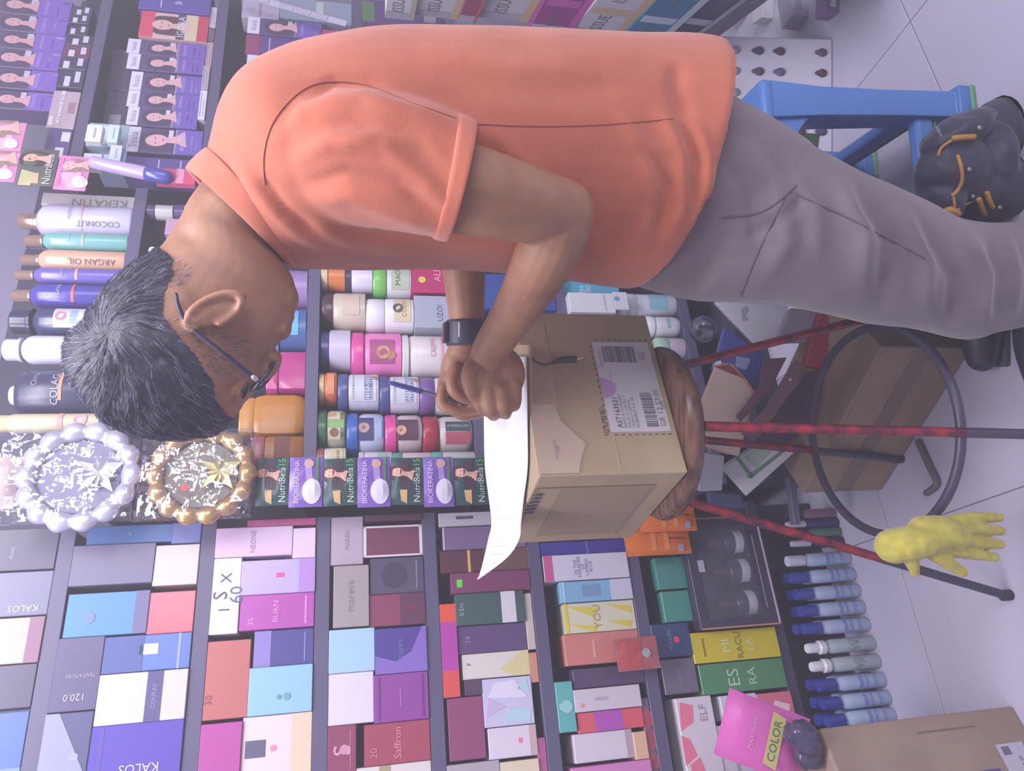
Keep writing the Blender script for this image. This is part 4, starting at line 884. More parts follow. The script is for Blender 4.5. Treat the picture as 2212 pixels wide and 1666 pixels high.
def barcode(a0, b0, a1, b1, n, vert, sd):
    q = random.Random(sd); mb = MB(); t = 0
    x0, x1 = bw*(.235-.5), bw*(.80-.5); z0, z1 = bh*.045, bh*.47
    X = lambda a: x0+(x1-x0)*a; Z = lambda b: z0+(z1-z0)*b
    while t < 1:
        wd = q.choice((.01, .016, .024)); y = yf-.0013
        if vert: A = (a0, b0+(b1-b0)*t, a1, b0+(b1-b0)*min(1, t+wd))
        else: A = (a0+(a1-a0)*t, b0, a0+(a1-a0)*min(1, t+wd), b1)
        mb.add([(X(A[0]), y, Z(A[1])), (X(A[2]), y, Z(A[1])), (X(A[2]), y, Z(A[3])), (X(A[0]), y, Z(A[3]))], [(0, 1, 2, 3)]); t += wd+q.choice((.01, .016, .022))
    mb.build('barcode', [dark], lab, False)
barcode(.76, .28, .95, .86, 20, True, 3); barcode(.05, .18, .42, .38, 40, False, 5)
def lt(s, a, b, L, c=dark, mh=None):
    x0, x1 = bw*(.235-.5), bw*(.80-.5); z0, z1 = bh*.045, bh*.47
    lettering(s, x0+(x1-x0)*a, z0+(z1-z0)*b, L*(x1-x0), 0, yf-.0010, c, lab, maxh=mh)
lt('AST163521', .2, .83, .32); lt('ENVIO A DOMICILIO', .22, .74, .36, gre); lt('CALLE 21 LOCAL 4', .21, .67, .34, gre); lt('CIUDAD CAPITAL', .19, .60, .30, gre); lt('HORARIO 9 A 18', .2, .53, .32, gre)
lt('GR 12 53:05', .25, .1, .4, gre); lt('YCYYYY', .60, .80, .1, gre); lt('Pieza', .84, .16, .1, gre); lt('450BV', .84, .22, .1, gre); lt('10M', .28, .04, .08, gre); lt('(5A-ZYY)', .8, .9, .18, gre)
x0, x1 = bw*(.235-.5), bw*(.80-.5); z0_, z1_ = bh*.045, bh*.47
poly_plate('pink_mark', [(x0+(x1-x0)*(.47+.11*math.cos(R(a))), z1_-(.0)-(.026)*math.sin(R(a))) for a in range(0, 181, 15)], yf-.0014, mat('c49ad0', .4), lab, .0004)
for k in range(15):
    xx = x0+(x1-x0)*k/15.0; plate('dash', xx, z1_+.003, xx+.006, z1_+.0045, yf-.0004, dark, cb, .0003)
for k in range(9):
    zz = z0_+(z1_-z0_)*k/9.0; plate('dash', x0-.006, zz, x0-.0045, zz+.006, yf-.0004, dark, cb, .0003); plate('dash', x1+.0045, zz, x1+.006, zz+.006, yf-.0004, dark, cb, .0003)
lettering('OTB MICRO', bw*(.30-.5), bh*.505, .055, 0, yf-.0004, dark, cb)
tape = mat('ab937f', .3)
plate('tape_strip', -bw/2+.004, bh*.80, bw/2-.02, bh*.995, yf-.0004, mat('c0a892', .35), cb, .0006)
poly_plate('torn_paper', [(-bw*.49, bh*.99), (-bw*.49, bh*.74), (-bw*.43, bh*.72), (-bw*.33, bh*.66), (-bw*.20, bh*.80), (-bw*.10, bh*.83), (-bw*.1, bh*.99)], yf-.0012, mat('cdb4a4', .6), cb, .0008)
lettering('FRAGIL HANDLE\nCARE', -bw*.36, bh*.86, .035, 0, yf-.0024, gre, cb)
plate('crease', -bw/2+.006, bh*.46, -bw*.28, bh*.466, yf-.0004, mat('cbb69c', .6), cb, .0006)
# left face: a framed recess print and a line pattern
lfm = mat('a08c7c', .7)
def onleft(b0, z0, b1, z1, m, nm, off=.0008):
    V = [(-bw/2-off, bd/2-bd*b, z) for b, z in ((b0, z0), (b1, z0), (b1, z1), (b0, z1))]
    return mesh(nm, V, [(3, 2, 1, 0)], cb, [m])
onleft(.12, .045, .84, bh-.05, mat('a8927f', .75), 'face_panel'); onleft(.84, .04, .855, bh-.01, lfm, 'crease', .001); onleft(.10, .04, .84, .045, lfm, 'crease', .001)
for k in range(6): onleft(.50+.05*k, bh-.022, .53+.05*k, bh-.004, mat('5a5468'), 'print_line', .0011)
onleft(.05, bh-.01, .85, bh-.004, lfm, 'crease', .0011)

# the paper sheet on the box, curling over its left side
zt = BN.z+bh+.0012
def pp(x, y, z): return PZ(x, y, z)
rowA = [pp(1137, 770, zt+.003), pp(1139, 850, zt+.003), pp(1140, 930, zt+.003), pp(1140, 1010, zt+.003), PY(1132, 1075, 1.165), PY(1126, 1130, 1.185), PY(1122, 1165, 1.19), PY(1096, 1205, 1.185), PY(1037, 1250, 1.17)]
rowB = [PY(1052, 770, 1.33), PY(1046, 850, 1.32), PY(1046, 930, 1.31), PY(1048, 1010, 1.30), PY(1056, 1075, 1.28), PY(1062, 1130, 1.26), PY(1055, 1165, 1.24), PY(1046, 1205, 1.20), PY(1035, 1253, 1.172)]
A2 = catmull([tuple(v) for v in rowA], 5); B2 = catmull([tuple(v) for v in rowB], 5)
V = []; Fc = []; NJ = 12
for i in range(len(A2)):
    for j in range(NJ+1):
        t = j/NJ; p = A2[i]*(1-t)+B2[i]*t; p[2] += .004*math.sin(i*.33+2.2*t)*math.sin(math.pi*t)**.5*min(1, i/8); V.append(p)
for i in range(len(A2)-1):
    for j in range(NJ): q = i*(NJ+1)+j; Fc.append((q, q+1, q+NJ+2, q+NJ+1))
pa = mesh('paper_sheet', V, Fc, None, [mat('f4f2ff', .5)], True); tag(pa, 'white printed paper sheet on the cardboard box curling over its edge', 'paper')
so = pa.modifiers.new('t', 'SOLIDIFY'); so.thickness = .0006; so.offset = 1
mb = MB()
for k in range(9):
    i0 = 20+k*2
    if i0+1 >= len(A2): break
    P0 = [A2[i0]*(1-t)+B2[i0]*t for t in (.25, .78)]; P1 = [A2[i0]*(1-t)+B2[i0]*t+(A2[i0+1]-A2[i0])*.16 for t in (.25, .78)]
    for q in P0+P1: q[2] += .0035
    mb.add([P0[0], P0[1], P1[1], P1[0]], [(0, 1, 2, 3)])
mb.build('print_line', [mat('b8bcd8')], pa, False)
# raised lid flap under the paper
fv = [PZ(1140, 745, zt), PZ(1143, 1000, zt), PY(1062, 1000, 1.30), PY(1066, 745, 1.33)]
fv = [v-Vector((0, 0, .0035)) for v in fv]; loc_f = cb.matrix_world
inv = (Matrix.Translation(bc) @ Matrix.Rotation(BA, 4, 'Z')).inverted(); fl4 = [inv @ v for v in fv]; fb = [v-Vector((0, 0, .003)) for v in fl4]
mesh('lid_flap', fl4+fb, [(0, 3, 2, 1), (4, 5, 6, 7), (0, 1, 5, 4), (1, 2, 6, 5), (2, 3, 7, 6), (3, 0, 4, 7)], cb, [card])
# audio cable with plug on the front of the box
fy = lambda x, y: PY(x, y, 1.0)
def onface(x, y, off=.006):                                       # a point on the label face of the box, lifted off by off
    r = ray(x, y); n = -ey; t = (BN-EYE+n*off).dot(n)/r.dot(n); return EYE+r*t
cab = empty('audio_cable', onface(1195, 785), 'black audio cable with gold jack plug hanging down the box front', 'cable')
loc = cab.location
MB().tube([onface(1128, 768, .018)-loc, onface(1146, 772, .012)-loc, onface(1166, 786)-loc, onface(1184, 787)-loc, onface(1200, 781)-loc], .0016, 8, 4).build('cord', [mat('3c3440', .4)], cab)
MB().tube([onface(1196, 783)-loc, onface(1215, 777)-loc, onface(1240, 776)-loc], [.003, .0055, .006], 12, 3).build('plug_grip', [mat('4a4238', .4)], cab)
MB().tube([onface(1240, 776)-loc, onface(1250, 775)-loc, onface(1260, 773)-loc], [.0042, .003, .0022], 10, 2).build('jack_pin', [mat('d8cca0', .2, .8)], cab)

# yellow work glove over the foot ring
GY = 1.055
gp = lambda x, y, dY=0: PY(x, y, GY+dY)
mb = MB()
mb.tube([gp(1928, 1180, .015), gp(1975, 1172), gp(2025, 1163)], [.030, .030, .026], 14, 3)
mb.tube([gp(1990, 1142, .005), gp(2030, 1148), gp(2062, 1160)], [.022, .028, .026], 14, 3)
mb.tube([gp(2040, 1134, .012), gp(2090, 1119, .012), gp(2158, 1118, .014)], [.0125, .0115, .0085], 10, 3)
mb.tube([gp(2048, 1148), gp(2100, 1143), gp(2162, 1147)], [.0125, .0115, .009], 10, 3)
mb.tube([gp(2048, 1168), gp(2102, 1171), gp(2160, 1176)], [.0125, .0110, .009], 10, 3)
mb.tube([gp(2040, 1186), gp(2092, 1196), gp(2148, 1204)], [.012, .0105, .0085], 10, 3)
mb.tube([gp(2005, 1185), gp(2042, 1214), gp(2078, 1236)], [.015, .0125, .010], 10, 3)
mb.tube([gp(1962, 1192), gp(1970, 1216, .005), gp(1977, 1238, .01)], [.014, .012, .008], 10, 3)
gl = mb.build('work_glove', [mat('c9be58', .85, 0, 'fabric', 60, 'b8ac50')]); remesh(gl, .0026, 6)
for v in gl.data.vertices:
    v.co += v.normal*.0006*noise.noise(v.co*60)
tag(gl, 'yellow knitted work glove draped over the stool foot ring', 'glove')

# big cardboard box on the floor behind the stool, with a heap on top
c0 = PZ(1985, 700, 0); card2 = mat('a08a7a', .75, 0, 'card', 7, '927c70')
K0, K1, K2 = PZ(2098, 757, 0), PZ(1985, 940, 0), PZ(1870, 1088, 0)
kx = (K1-K0); ka = math.atan2(kx.y, kx.x)
fa = R(-28)                                                     # its long front runs down to the left in the photo
fl = PZ(1905, 1060, 0); fr = PZ(2100, 752, 0); dv = fr-fl; fa = math.atan2(dv.y, dv.x); fw_ = dv.length; n_ = Vector((-math.sin(fa), math.cos(fa), 0))
bh2 = .225; bd2 = .24
bcc = fl+dv*.5+n_*(bd2/2)
cb2 = box('cardboard_box', (bcc.x, bcc.y, .0005), (fw_, bd2, bh2), card2, rz=fa, bev=.004, seg=2); tag(cb2, 'brown cardboard box on the floor behind the stool legs', 'box')
plate('tape_strip', -fw_/2+.005, bh2*.42, fw_/2-.005, bh2*.60, -bd2/2-.0004, mat('7d6a62', .35), cb2, .0008)
plate('crease', -fw_/2+.005, bh2*.94, fw_/2-.005, bh2*.955, -bd2/2-.0004, mat('a08c7c', .6), cb2, .0008)
top2 = bh2+.001
GH = 'heap on the floor carton'
def lay(name, label, cx, cy, cz, size, c, yaw, pitch=0, roll=0, cat='box', prints=None, **k):
    p = PZ(cx, cy, cz); o = box(name, p, size, mat(c, k.get('r', .4)), bev=.002, base=False); o.rotation_euler = (pitch, roll, yaw); tag(o, label, cat, GH); return o
# things leaning and lying on that carton (seen through the stool)
def onbox(u, v, z): q = fl+dv*u+n_*(v*bd2); return Vector((q.x, q.y, z))
def slabpix(name, label, pts, Y0, slope, th, c, cat, extra=None):
    """a leaning flat pack: its visible face traced on a real slanted plane (Y = Y0 + slope*z), with thickness"""
    V = []; Y0 += .0 if name in ('red_box', 'grey_box') else .05
    for x, y in pts:
        r = ray(x, y); t = (Y0+slope*H)/(r.y-slope*r.z); V.append(EYE+r*t)
    n = (V[1]-V[0]).cross(V[2]-V[0]).normalized()
    if n.y > 0: n = -n
    B_ = [v-n*th for v in V]; k = len(V); A = sum(((V[i].x*V[(i+1) % k].z-V[(i+1) % k].x*V[i].z) for i in range(k)))
    f = tuple(range(k)) if A > 0 else tuple(reversed(range(k)))
    ctr = sum((v for v in V), Vector())/k
    Fc = [f, tuple(k+i for i in reversed(f))]+[((i+1) % k, i, k+i, k+(i+1) % k) if A > 0 else (i, (i+1) % k, k+(i+1) % k, k+i) for i in range(k)]
    o = mesh(name, [v-ctr for v in V+B_], Fc, None, [mat(c, .4)]); o.location = ctr
    bv = o.modifiers.new('b', 'BEVEL'); bv.width = .0015; bv.segments = 1; bv.limit_method = 'ANGLE'
    tag(o, label, cat, GH); o['_n'] = 0; del o['_n']
    for nm, pp_, col_ in extra or []:
        W_ = []
        for x, y in pp_:
            r = ray(x, y); t = (Y0+slope*H)/(r.y-slope*r.z); W_.append(EYE+r*t+n*.0012-ctr)
        mesh(nm, W_, [tuple(range(len(W_)))], o, [mat(col_)])
    return o
slabpix('white_box', 'white box lid with a loop scribble beside the trousers', [(1545, 652), (1705, 655), (1675, 742), (1628, 742)], 1.44, .35, .03, 'd2cce2', 'box', [('drawn_loop', [(1600, 668), (1612, 660), (1616, 672), (1608, 684), (1618, 690), (1604, 694)], 'a8a2ba')])
slabpix('grey_box', 'pale grey box end beside the white lid', [(1708, 665), (1768, 672), (1742, 740), (1678, 742)], 1.42, .35, .03, '9c90a8', 'box')
slabpix('red_box', 'red box corner lying on the floor carton', [(1772, 674), (1818, 712), (1782, 800), (1738, 790)], 1.40, .3, .035, 'a4304c', 'box')
slabpix('blue_box', 'blue and white box standing beside the red stool leg', [(1566, 708), (1652, 768), (1632, 830), (1540, 800)], 1.46, .3, .03, '3e4c98', 'box', [('label_panel', [(1540, 790), (1556, 770), (1560, 792), (1545, 806)], 'c4c8e4'), ('label_panel', [(1590, 770), (1622, 775), (1612, 800), (1588, 792)], '8a90c8')])
slabpix('white_box', 'white box with a green framed landscape print', [(1560, 1012), (1640, 960), (1722, 972), (1612, 1072)], 1.40, .35, .035, 'cfd0dc', 'box', [('green_frame', [(1585, 985), (1592, 980), (1628, 1030), (1622, 1034)], '5f8f70'), ('green_frame', [(1612, 1030), (1690, 972), (1696, 975), (1622, 1034)], '5f8f70'), ('print', [(1606, 990), (1640, 966), (1670, 972), (1634, 1012)], 'a4bcb0')])
def insole(label, pts, Y0, slope, c, c2):
    return slabpix('foam_pad', label, pts, Y0, slope, .02, c, 'pad', [('trim', [pts[i] for i in (1, 2, 3, 4)]+[(pts[i][0]-8, pts[i][1]-2) for i in (4, 3, 2, 1)], c2)])
insole('beige rounded foam pad with an orange rim under the seat', [(1510, 880), (1545, 792), (1580, 786), (1612, 820), (1632, 850), (1618, 905), (1596, 985), (1560, 980), (1512, 962)], 1.345, .35, 'c4ada6', 'c88070')
for k, (pts, l) in enumerate([([(1650, 776), (1700, 772), (1660, 850), (1600, 912), (1590, 900), (1640, 836)], 'brown leather strap left of the studded one'), ([(1720, 775), (1748, 800), (1700, 862), (1640, 945), (1600, 940), (1655, 880), (1690, 820)], 'brown leather strap with silver stud on the heap')]):
    o = slabpix('leather_strap', l, pts, 1.345-.022*k, .3, .006, '7c5664' if k else '6a4656', 'strap')
    if k:
        for sx_, sy_ in ((1708, 820), (1632, 926)):
            q = ray(sx_, sy_); t = (1.375+.3*H)/(q.y-.3*q.z); p = EYE+q*t
            MB().ell(p-o.location, [Vector((.005, 0, 0)), Vector((0, .003, 0)), Vector((0, 0, .005))], n=12, k=8).build('stud', [mat('cfc6cc', .2, .7)], o)
slabpix('dark_pouch', 'dark purple pouch lying below the straps', [(1748, 800), (1776, 812), (1740, 930), (1700, 965), (1640, 955), (1700, 864)], 1.36, .3, .03, '4a3448', 'pouch')
slabpix('clear_bag', 'greyish plastic wrapped pack under the stool seat edge', [(1505, 975), (1565, 985), (1560, 1060), (1510, 1062)], 1.40, .2, .03, 'a9a4b8', 'bag')
slabpix('navy_box', 'navy box edge below the wrapped pack', [(1530, 1062), (1600, 1070), (1610, 1100), (1535, 1098)], 1.46, .2, .03, '3c4470', 'box')
o = MB().ell(PY(1518, 712, 1.44), [Vector((.030, 0, 0)), Vector((0, .03, 0)), Vector((0, 0, .030))], n=20, k=12).build('metal_ball', [mat('8c90a8', .25, .6)]); tag(o, 'grey shiny ball beside the white lid', 'ball', GH)
box_t = box('shelf_edge', PZ(1720, 1082, .2), (.12, .02, .02), mat('6c6888', .3), rz=R(12), bev=.002); tag(box_t, 'dark metal bar lying by the floor carton', 'bar')
q0, q1, q2, q3 = PZ(1990, 955, .0), PZ(2015, 1010, .0), PZ(2030, 1045, 0), PZ(2008, 1065, 0)
o = MB().tube([v+Vector((0, 0, .008)) for v in (q0, q1, q2, q3)], .0075, 10, 4).build('hook', [mat('6a6070', .5)]); tag(o, 'bent grey hook lying on the floor inside the stool ring', 'hook')

# blue plastic stool at the right, nested over a green one
SB = PZ(2075, 235, 0)
def plastic_stool(c, HS, grow, z0, label):
    bs = mat(c, .35); g = empty('plastic_stool', (SB.x, SB.y, 0), label, 'stool', R(8)); lx, ly = -.03, .02; L = .25; k_ = grow
    def leg(ix, iy):
        V = []; sx_, sy_ = (1 if ix == 0 else -1), (-1 if iy == 0 else 1); x, y = lx-ix*L, ly+iy*L
        for z, k, wd in ((HS-.02, 0, .040), (HS*.72, .3, .032), (HS*.4, .65, .029), (z0+.03, .98, .029), (z0+.028, 1.1, .036), (z0, 1.1, .036)):
            cx, cy = x+sx_*.022*k+sx_*k_, y+sy_*.022*k+sy_*k_
            V += [(cx-wd, cy-wd, z), (cx+wd, cy-wd, z), (cx+wd, cy+wd, z), (cx-wd, cy+wd, z)]
        Fc = []; n_ = len(V)//4
        for q_ in range(n_-1):
            for i_ in range(4): Fc.append((q_*4+i_, (q_+1)*4+i_, (q_+1)*4+(i_+1) % 4, q_*4+(i_+1) % 4))
        Fc += [(0, 1, 2, 3), tuple(4*(n_-1)+i_ for i_ in (3, 2, 1, 0))]
        o = mesh('leg', V, Fc, g, [bs]); fp = box('foot_pad', (cx, cy, 0.0006), (.078, .078, .012), mat('5f9c78', .6), o, bev=.004); b = o.modifiers.new('b', 'BEVEL'); b.width = .008; b.segments = 3
        for p in o.data.polygons: p.use_smooth = True
    for ix in (0, 1):
        for iy in (0, 1): leg(ix, iy)
    cx, cy = lx-L/2, ly+L/2
    box('seat', (cx, cy, HS-.03), (L+.085, L+.085, .03), bs, g, bev=.012, seg=3, smooth=True)
    def apron(horizontal, s_):                       # arched panel under the seat
        n_ = 14; top = HS-.025; V = []
        for i_ in range(n_+1):
            t = i_/n_*2-1; zb_ = top-.045-.085*abs(t)**2.6
            for off in (-.006, .006):
                for z in (zb_, top): V.append((cx+t*L/2, cy+s_*(L/2+.024)+off, z) if horizontal else (cx+s_*(L/2+.024)+off, cy+t*L/2, z))
        Fc = []
        for i_ in range(n_):
            a = i_*4; b = a+4; Fc += [(a, b, b+1, a+1), (a+2, a+3, b+3, b+2), (a, a+2, b+2, b), (a+1, b+1, b+3, a+3)]
        Fc += [(0, 1, 3, 2), (n_*4, n_*4+2, n_*4+3, n_*4+1)]
        mesh('apron', V, Fc, g, [bs])
    for s_ in (-1, 1): apron(True, s_); apron(False, s_)
    for s_ in (-1, 1):
        box('stretcher', (cx, cy+s_*(L/2+.020), z0+.075), (L, .03, .045), bs, g, bev=.008, seg=2); box('stretcher', (cx+s_*(L/2+.020), cy, z0+.075), (.03, L, .045), bs, g, bev=.008, seg=2); box('edge_trim', (cx+s_*(L/2+.020), cy, z0+.066), (.026, L, .008), mat('4c7a68', .5), g, bev=.002); box('edge_trim', (cx, cy+s_*(L/2+.020), z0+.066), (L, .026, .008), mat('4c7a68', .5), g, bev=.002)
    return HS
HS = .50
plastic_stool('5480cc', HS, 0, .012, 'blue plastic stool with green foot pads behind the man on the right')

# hair swatch board leaning against the side shelf
r0, r1 = PZ(1818, 70, .002), PZ(1818, 390, .002)
SWY = r0.y
p00 = r0; p10 = PY(1818, 395, SWY); ptl = PY(1566, 45, SWY+.05)
Wd = p00.x-p10.x; Hd = ptl.z
o = box('swatch_board', ((p00.x+p10.x)/2, SWY+.045, .0015), (Wd, .014, Hd), mat('dcd6f0', .4), bev=.004, seg=2); o.rotation_euler = (R(-9), 0, 0)
tag(o, 'white hair colour swatch board with rows of hair tufts behind the blue stool', 'board')
cols = ['6a6488', '5c5480', '4a4668', '6a4a68', '5a3c50']
cx = [1602, 1655, 1702, 1748, 1795]; ry = [78, 126, 176, 262, 330]
for j, y in enumerate(ry):
    for i, x in enumerate(cx):
        if i == 3 and j < 2: continue
        lx_ = (.5-(y-45)/345.0)*Wd; lz = (1818-x)/252.0*Hd
        if j > 2 and i < 2: continue
        mb = MB().ell((0, 0, 0), [Vector((.012, 0, 0)), Vector((0, .006, 0)), Vector((0, .0, .014))], n=10, k=6)
        mb.ell((0, -.001, .010), [Vector((.007, 0, 0)), Vector((0, .004, 0)), Vector((0, .0, .012))], n=8, k=6)
        t = mb.build('hair_tuft', [mat(cols[(i*2+j) % 5] if not (i == 0) else 'a4a4b4', .8, 0, 'hair', 60)], o); t.location = (lx_, -.009, lz)
GR = [(1668, 262), (1700, 250), (1730, 290), (1700, 312)]
q = [((.5-(y-45)/345.0)*Wd, (1818-x)/252.0*Hd) for x, y in [(1660, 330), (1672, 255), (1732, 262), (1722, 320), (1700, 345)]]
poly_plate('green_print', q, -.0075, mat('78c878'), o)
q = [((.5-(y-45)/345.0)*Wd, (1818-x)/252.0*Hd) for x, y in [(1728, 350), (1735, 265), (1790, 268), (1778, 350)]]
poly_plate('dark_print', q, -.0078, mat('34503c'), o)

# dark plastic bag on the blue stool seat
mb = MB(); bp = Vector((SB.x-.13, SB.y+.14, HS+.03)); q = random.Random(5)
for k in range(7): mb.ell(bp+Vector((q.uniform(-.09, .09), q.uniform(-.07, .06), q.uniform(-.0, .03))), [Vector((.055, 0, .01)), Vector((0, .05, 0)), Vector((0, 0, .036))], n=14, k=9)
o = mb.build('plastic_bag', [mat('3c3a5a', .2)]); remesh(o, .005, 2)
for v in o.data.vertices:
    v.co += v.normal*.006*noise.noise(v.co*38)
    v.co.z = max(v.co.z, HS+.001)
tag(o, 'crumpled dark plastic bag on the blue stool seat', 'bag')
# loose cartons on the floor by the picture's right hand edge
for k, (x, y, c, l, yaw, sz) in enumerate([(1590, 18, 'c8c4da', 'pale carton lying at the picture edge above the swatch board', 10, (.10, .06, .05)), (1650, 14, 'd8d4ea', 'white carton beside the pale one at the picture edge', -8, (.09, .06, .04)), (1715, 16, 'b4b0d0', 'lavender carton beside the white one', 14, (.11, .06, .05)), (1788, 4, '8c70b0', 'violet printed carton at the picture edge over the tiles', -4, (.08, .05, .04))]):
    p = PZ(x, y, .02); o = box('carton', (p.x+.0, p.y, .0006), sz, mat(c, .4), rz=R(yaw)); tag(o, l, 'box', 'loose cartons on the floor'); plate('label_panel', -sz[0]*.3, sz[2]*.3, sz[0]*.3, sz[2]*.7, -sz[1]/2, mat('e0dcf0' if k % 2 else '9c94b8'), o)

# black backpack with orange trims, lower right
BPY = 1.215
bq = lambda x, y, dY=0: PY(x, y, BPY+dY)
mb = MB()
mb.ell(bq(2175, 300, .02), [bq(2175, 212, .02)-bq(2175, 300, .02), Vector((0, .066, .01)), bq(2088, 300, .02)-bq(2175, 300, .02)], n=24, k=14)
mb.ell(bq(2060, 370), [bq(2060, 300)-bq(2060, 370), Vector((0, .062, 0)), bq(1988, 365)-bq(2060, 370)], n=24, k=14)
mb.ell(bq(2180, 410), [bq(2180, 345)-bq(2180, 410), Vector((0, .065, 0)), bq(2060, 410)-bq(2180, 410)], n=24, k=14)
mb.ell(bq(2070, 285, -.01), [bq(2070, 245, -.01)-bq(2070, 285, -.01), Vector((0, .06, 0)), bq(2000, 315, -.01)-bq(2070, 285, -.01)], n=20, k=12)
mb.ell(bq(2030, 440, .01), [bq(2030, 390)-bq(2030, 440), Vector((0, .05, 0)), bq(1990, 425)-bq(2030, 440)], n=20, k=12)
mb.ell(Vector((bq(2150, 360).x, BPY+.02, .05)), [Vector((.10, 0, 0)), Vector((0, .09, 0)), Vector((0, 0, .05))], n=20, k=12)
bag = mb.build('backpack', [mat('303050', .5, 0, 'fabric', 30, '2a2a46')]); remesh(bag, .006, 4)
for v in bag.data.vertices:
    v.co += v.normal*(.005*noise.noise(v.co*24)+.002*noise.noise(v.co*70)); v.co.z = max(v.co.z, .0008)
tag(bag, 'black backpack with orange zip pulls on the floor', 'backpack')
bvh = BVHTree.FromObject(bag, bpy.context.evaluated_depsgraph_get())
def onbag(x, y, off=.002):
    r = ray(x, y).normalized(); h = bvh.ray_cast(EYE, r)
    return (h[0]-r*off) if h[0] is not None else bq(x, y, -.07)
orm = mat('c08c48', .5)
def trim(pts, rad): MB().tube([onbag(*p) for p in pts], rad, 8, 4).build('orange_trim', [orm], bag)
trim([(2027, 335), (2035, 318), (2062, 300)], .003); trim([(2062, 299), (2080, 297), (2102, 296)], .0062)
trim([(2069, 338), (2076, 362), (2078, 390), (2068, 412), (2058, 422)], .0036); trim([(2057, 420), (2062, 445), (2055, 462)], .003)
trim([(2070, 452), (2095, 438), (2118, 428)], .002); trim([(2114, 432), (2120, 448), (2126, 462)], .006); trim([(2132, 418), (2138, 436), (2144, 448)], .005)
trim([(2040, 462), (2052, 455), (2066, 462)], .009); trim([(2040, 476), (2046, 466)], .004); trim([(2066, 478), (2064, 466)], .004)
p = onbag(2025, 290, .004); t = lettering('CAMEL', 0, 0, .030, 0, 0, mat('b8b4d0'), None); t.parent = bag
for v in t.data.vertices: v.co = Vector((p.x+v.co.x*.86, p.y-.006, p.z+v.co.z+v.co.x*.5))
for xx, yy in ((2116, 276), (2094, 366), (2102, 424), (2160, 448)):
    MB().ell(onbag(xx, yy), [Vector((.005, 0, 0)), Vector((0, .003, 0)), Vector((0, 0, .005))], n=10, k=6).build('rivet', [mat('a49cae', .3, .4)], bag)

# taped cardboard box at the lower left picture corner, pouch and dark bag on it
yaw = R(42); W3, D3, cz = .40, .26, .44; K = Vector((-.648, 1.20, 0)); e_, n_ = Vector((math.cos(yaw), math.sin(yaw), 0)), Vector((-math.sin(yaw), math.cos(yaw), 0))
pc = K-e_*W3/2+n_*D3/2
o = box('cardboard_box', (pc.x, pc.y, .0006), (W3, D3, cz), mat('a48c80', .7, 0, 'card', 8, '98827a'), rz=yaw, bev=.004, seg=2); tag(o, 'brown taped cardboard box at the lower corner beside the floor bottles', 'box')
yl = -D3/2-.0005
plate('tape_strip', W3/2-.16, cz*.02, W3/2-.12, cz*.99, yl, mat('b8a098', .15), o, .0006)
plate('paper_label', W3/2-.12, cz*.06, W3/2-.065, cz*.20, yl, mat('c0b8d0', .4), o, .0006)
plate('print_block', W3/2-.085, cz*.14, W3/2-.07, cz*.18, yl-.0006, mat('6a6684', .4), o, .0004); lettering('GS 20\n49', W3/2-.10, cz*.10, .022, 0, yl-.0006, mat('5a566c'), o)
plate('violet_print', W3/2-.15, cz*.24, W3/2-.105, cz*.42, yl-.0007, mat('5c4694', .4), o, .0006)
lettering('B', W3/2-.128, cz*.33, .014, 0, yl-.0014, mat('8c7ab4'), o)
plate('crease', W3/2-.03, cz*.25, W3/2-.027, cz*.55, yl, mat('7c6860'), o, .0004)
ztop = cz+.0012
# pink pouch leaning on the blossom boxes
pk = pillow('foil_pouch', .125, .17, .03, mat('d868bc', .3), n=14); q = PY(1742, 1625, 1.24); pk.location = (q.x, q.y, max(q.z, ztop+.006)); pk.rotation_euler = (R(-6), R(24), R(16)); tag(pk, 'pink foil pouch with a yellow name plate leaning at the lower edge', 'pouch')
kids = [poly_plate('yellow_panel', [(-.05, .055), (.045, .055), (.05, .082), (-.045, .082)], -.0165, mat('c8bc80', .4), pk), lettering('COLOR', 0, .069, .075, 0, -.0168, mat('4a6a50'), pk), lettering('MAX WAY', 0.0, .112, .06, 0, -.0155, mat('e4a4d8'), pk), disc('emblem', .03, .03, .016, .016, -.0155, mat('b448ac'), pk)]
mb = MB(); q = random.Random(9); c = PY(1735, 1588, 1.20); c.z = ztop+.034
for k in range(6): mb.ell(c+Vector((q.uniform(-.05, .012), q.uniform(-.01, .03), q.uniform(-.012, .016))), [Vector((.026, 0, .006)), Vector((0, .024, 0)), Vector((0, 0, .026))], n=14, k=9)
o = mb.build('plastic_bag', [mat('4a4464', .15)]); remesh(o, .004, 1)
for v in o.data.vertices: v.co += v.normal*(.006*noise.noise(v.co*45)+.003*noise.noise(v.co*110)); v.co.z = max(v.co.z, ztop)
tag(o, 'dark glossy plastic bag between the pink pouch and the floor bottles', 'bag')

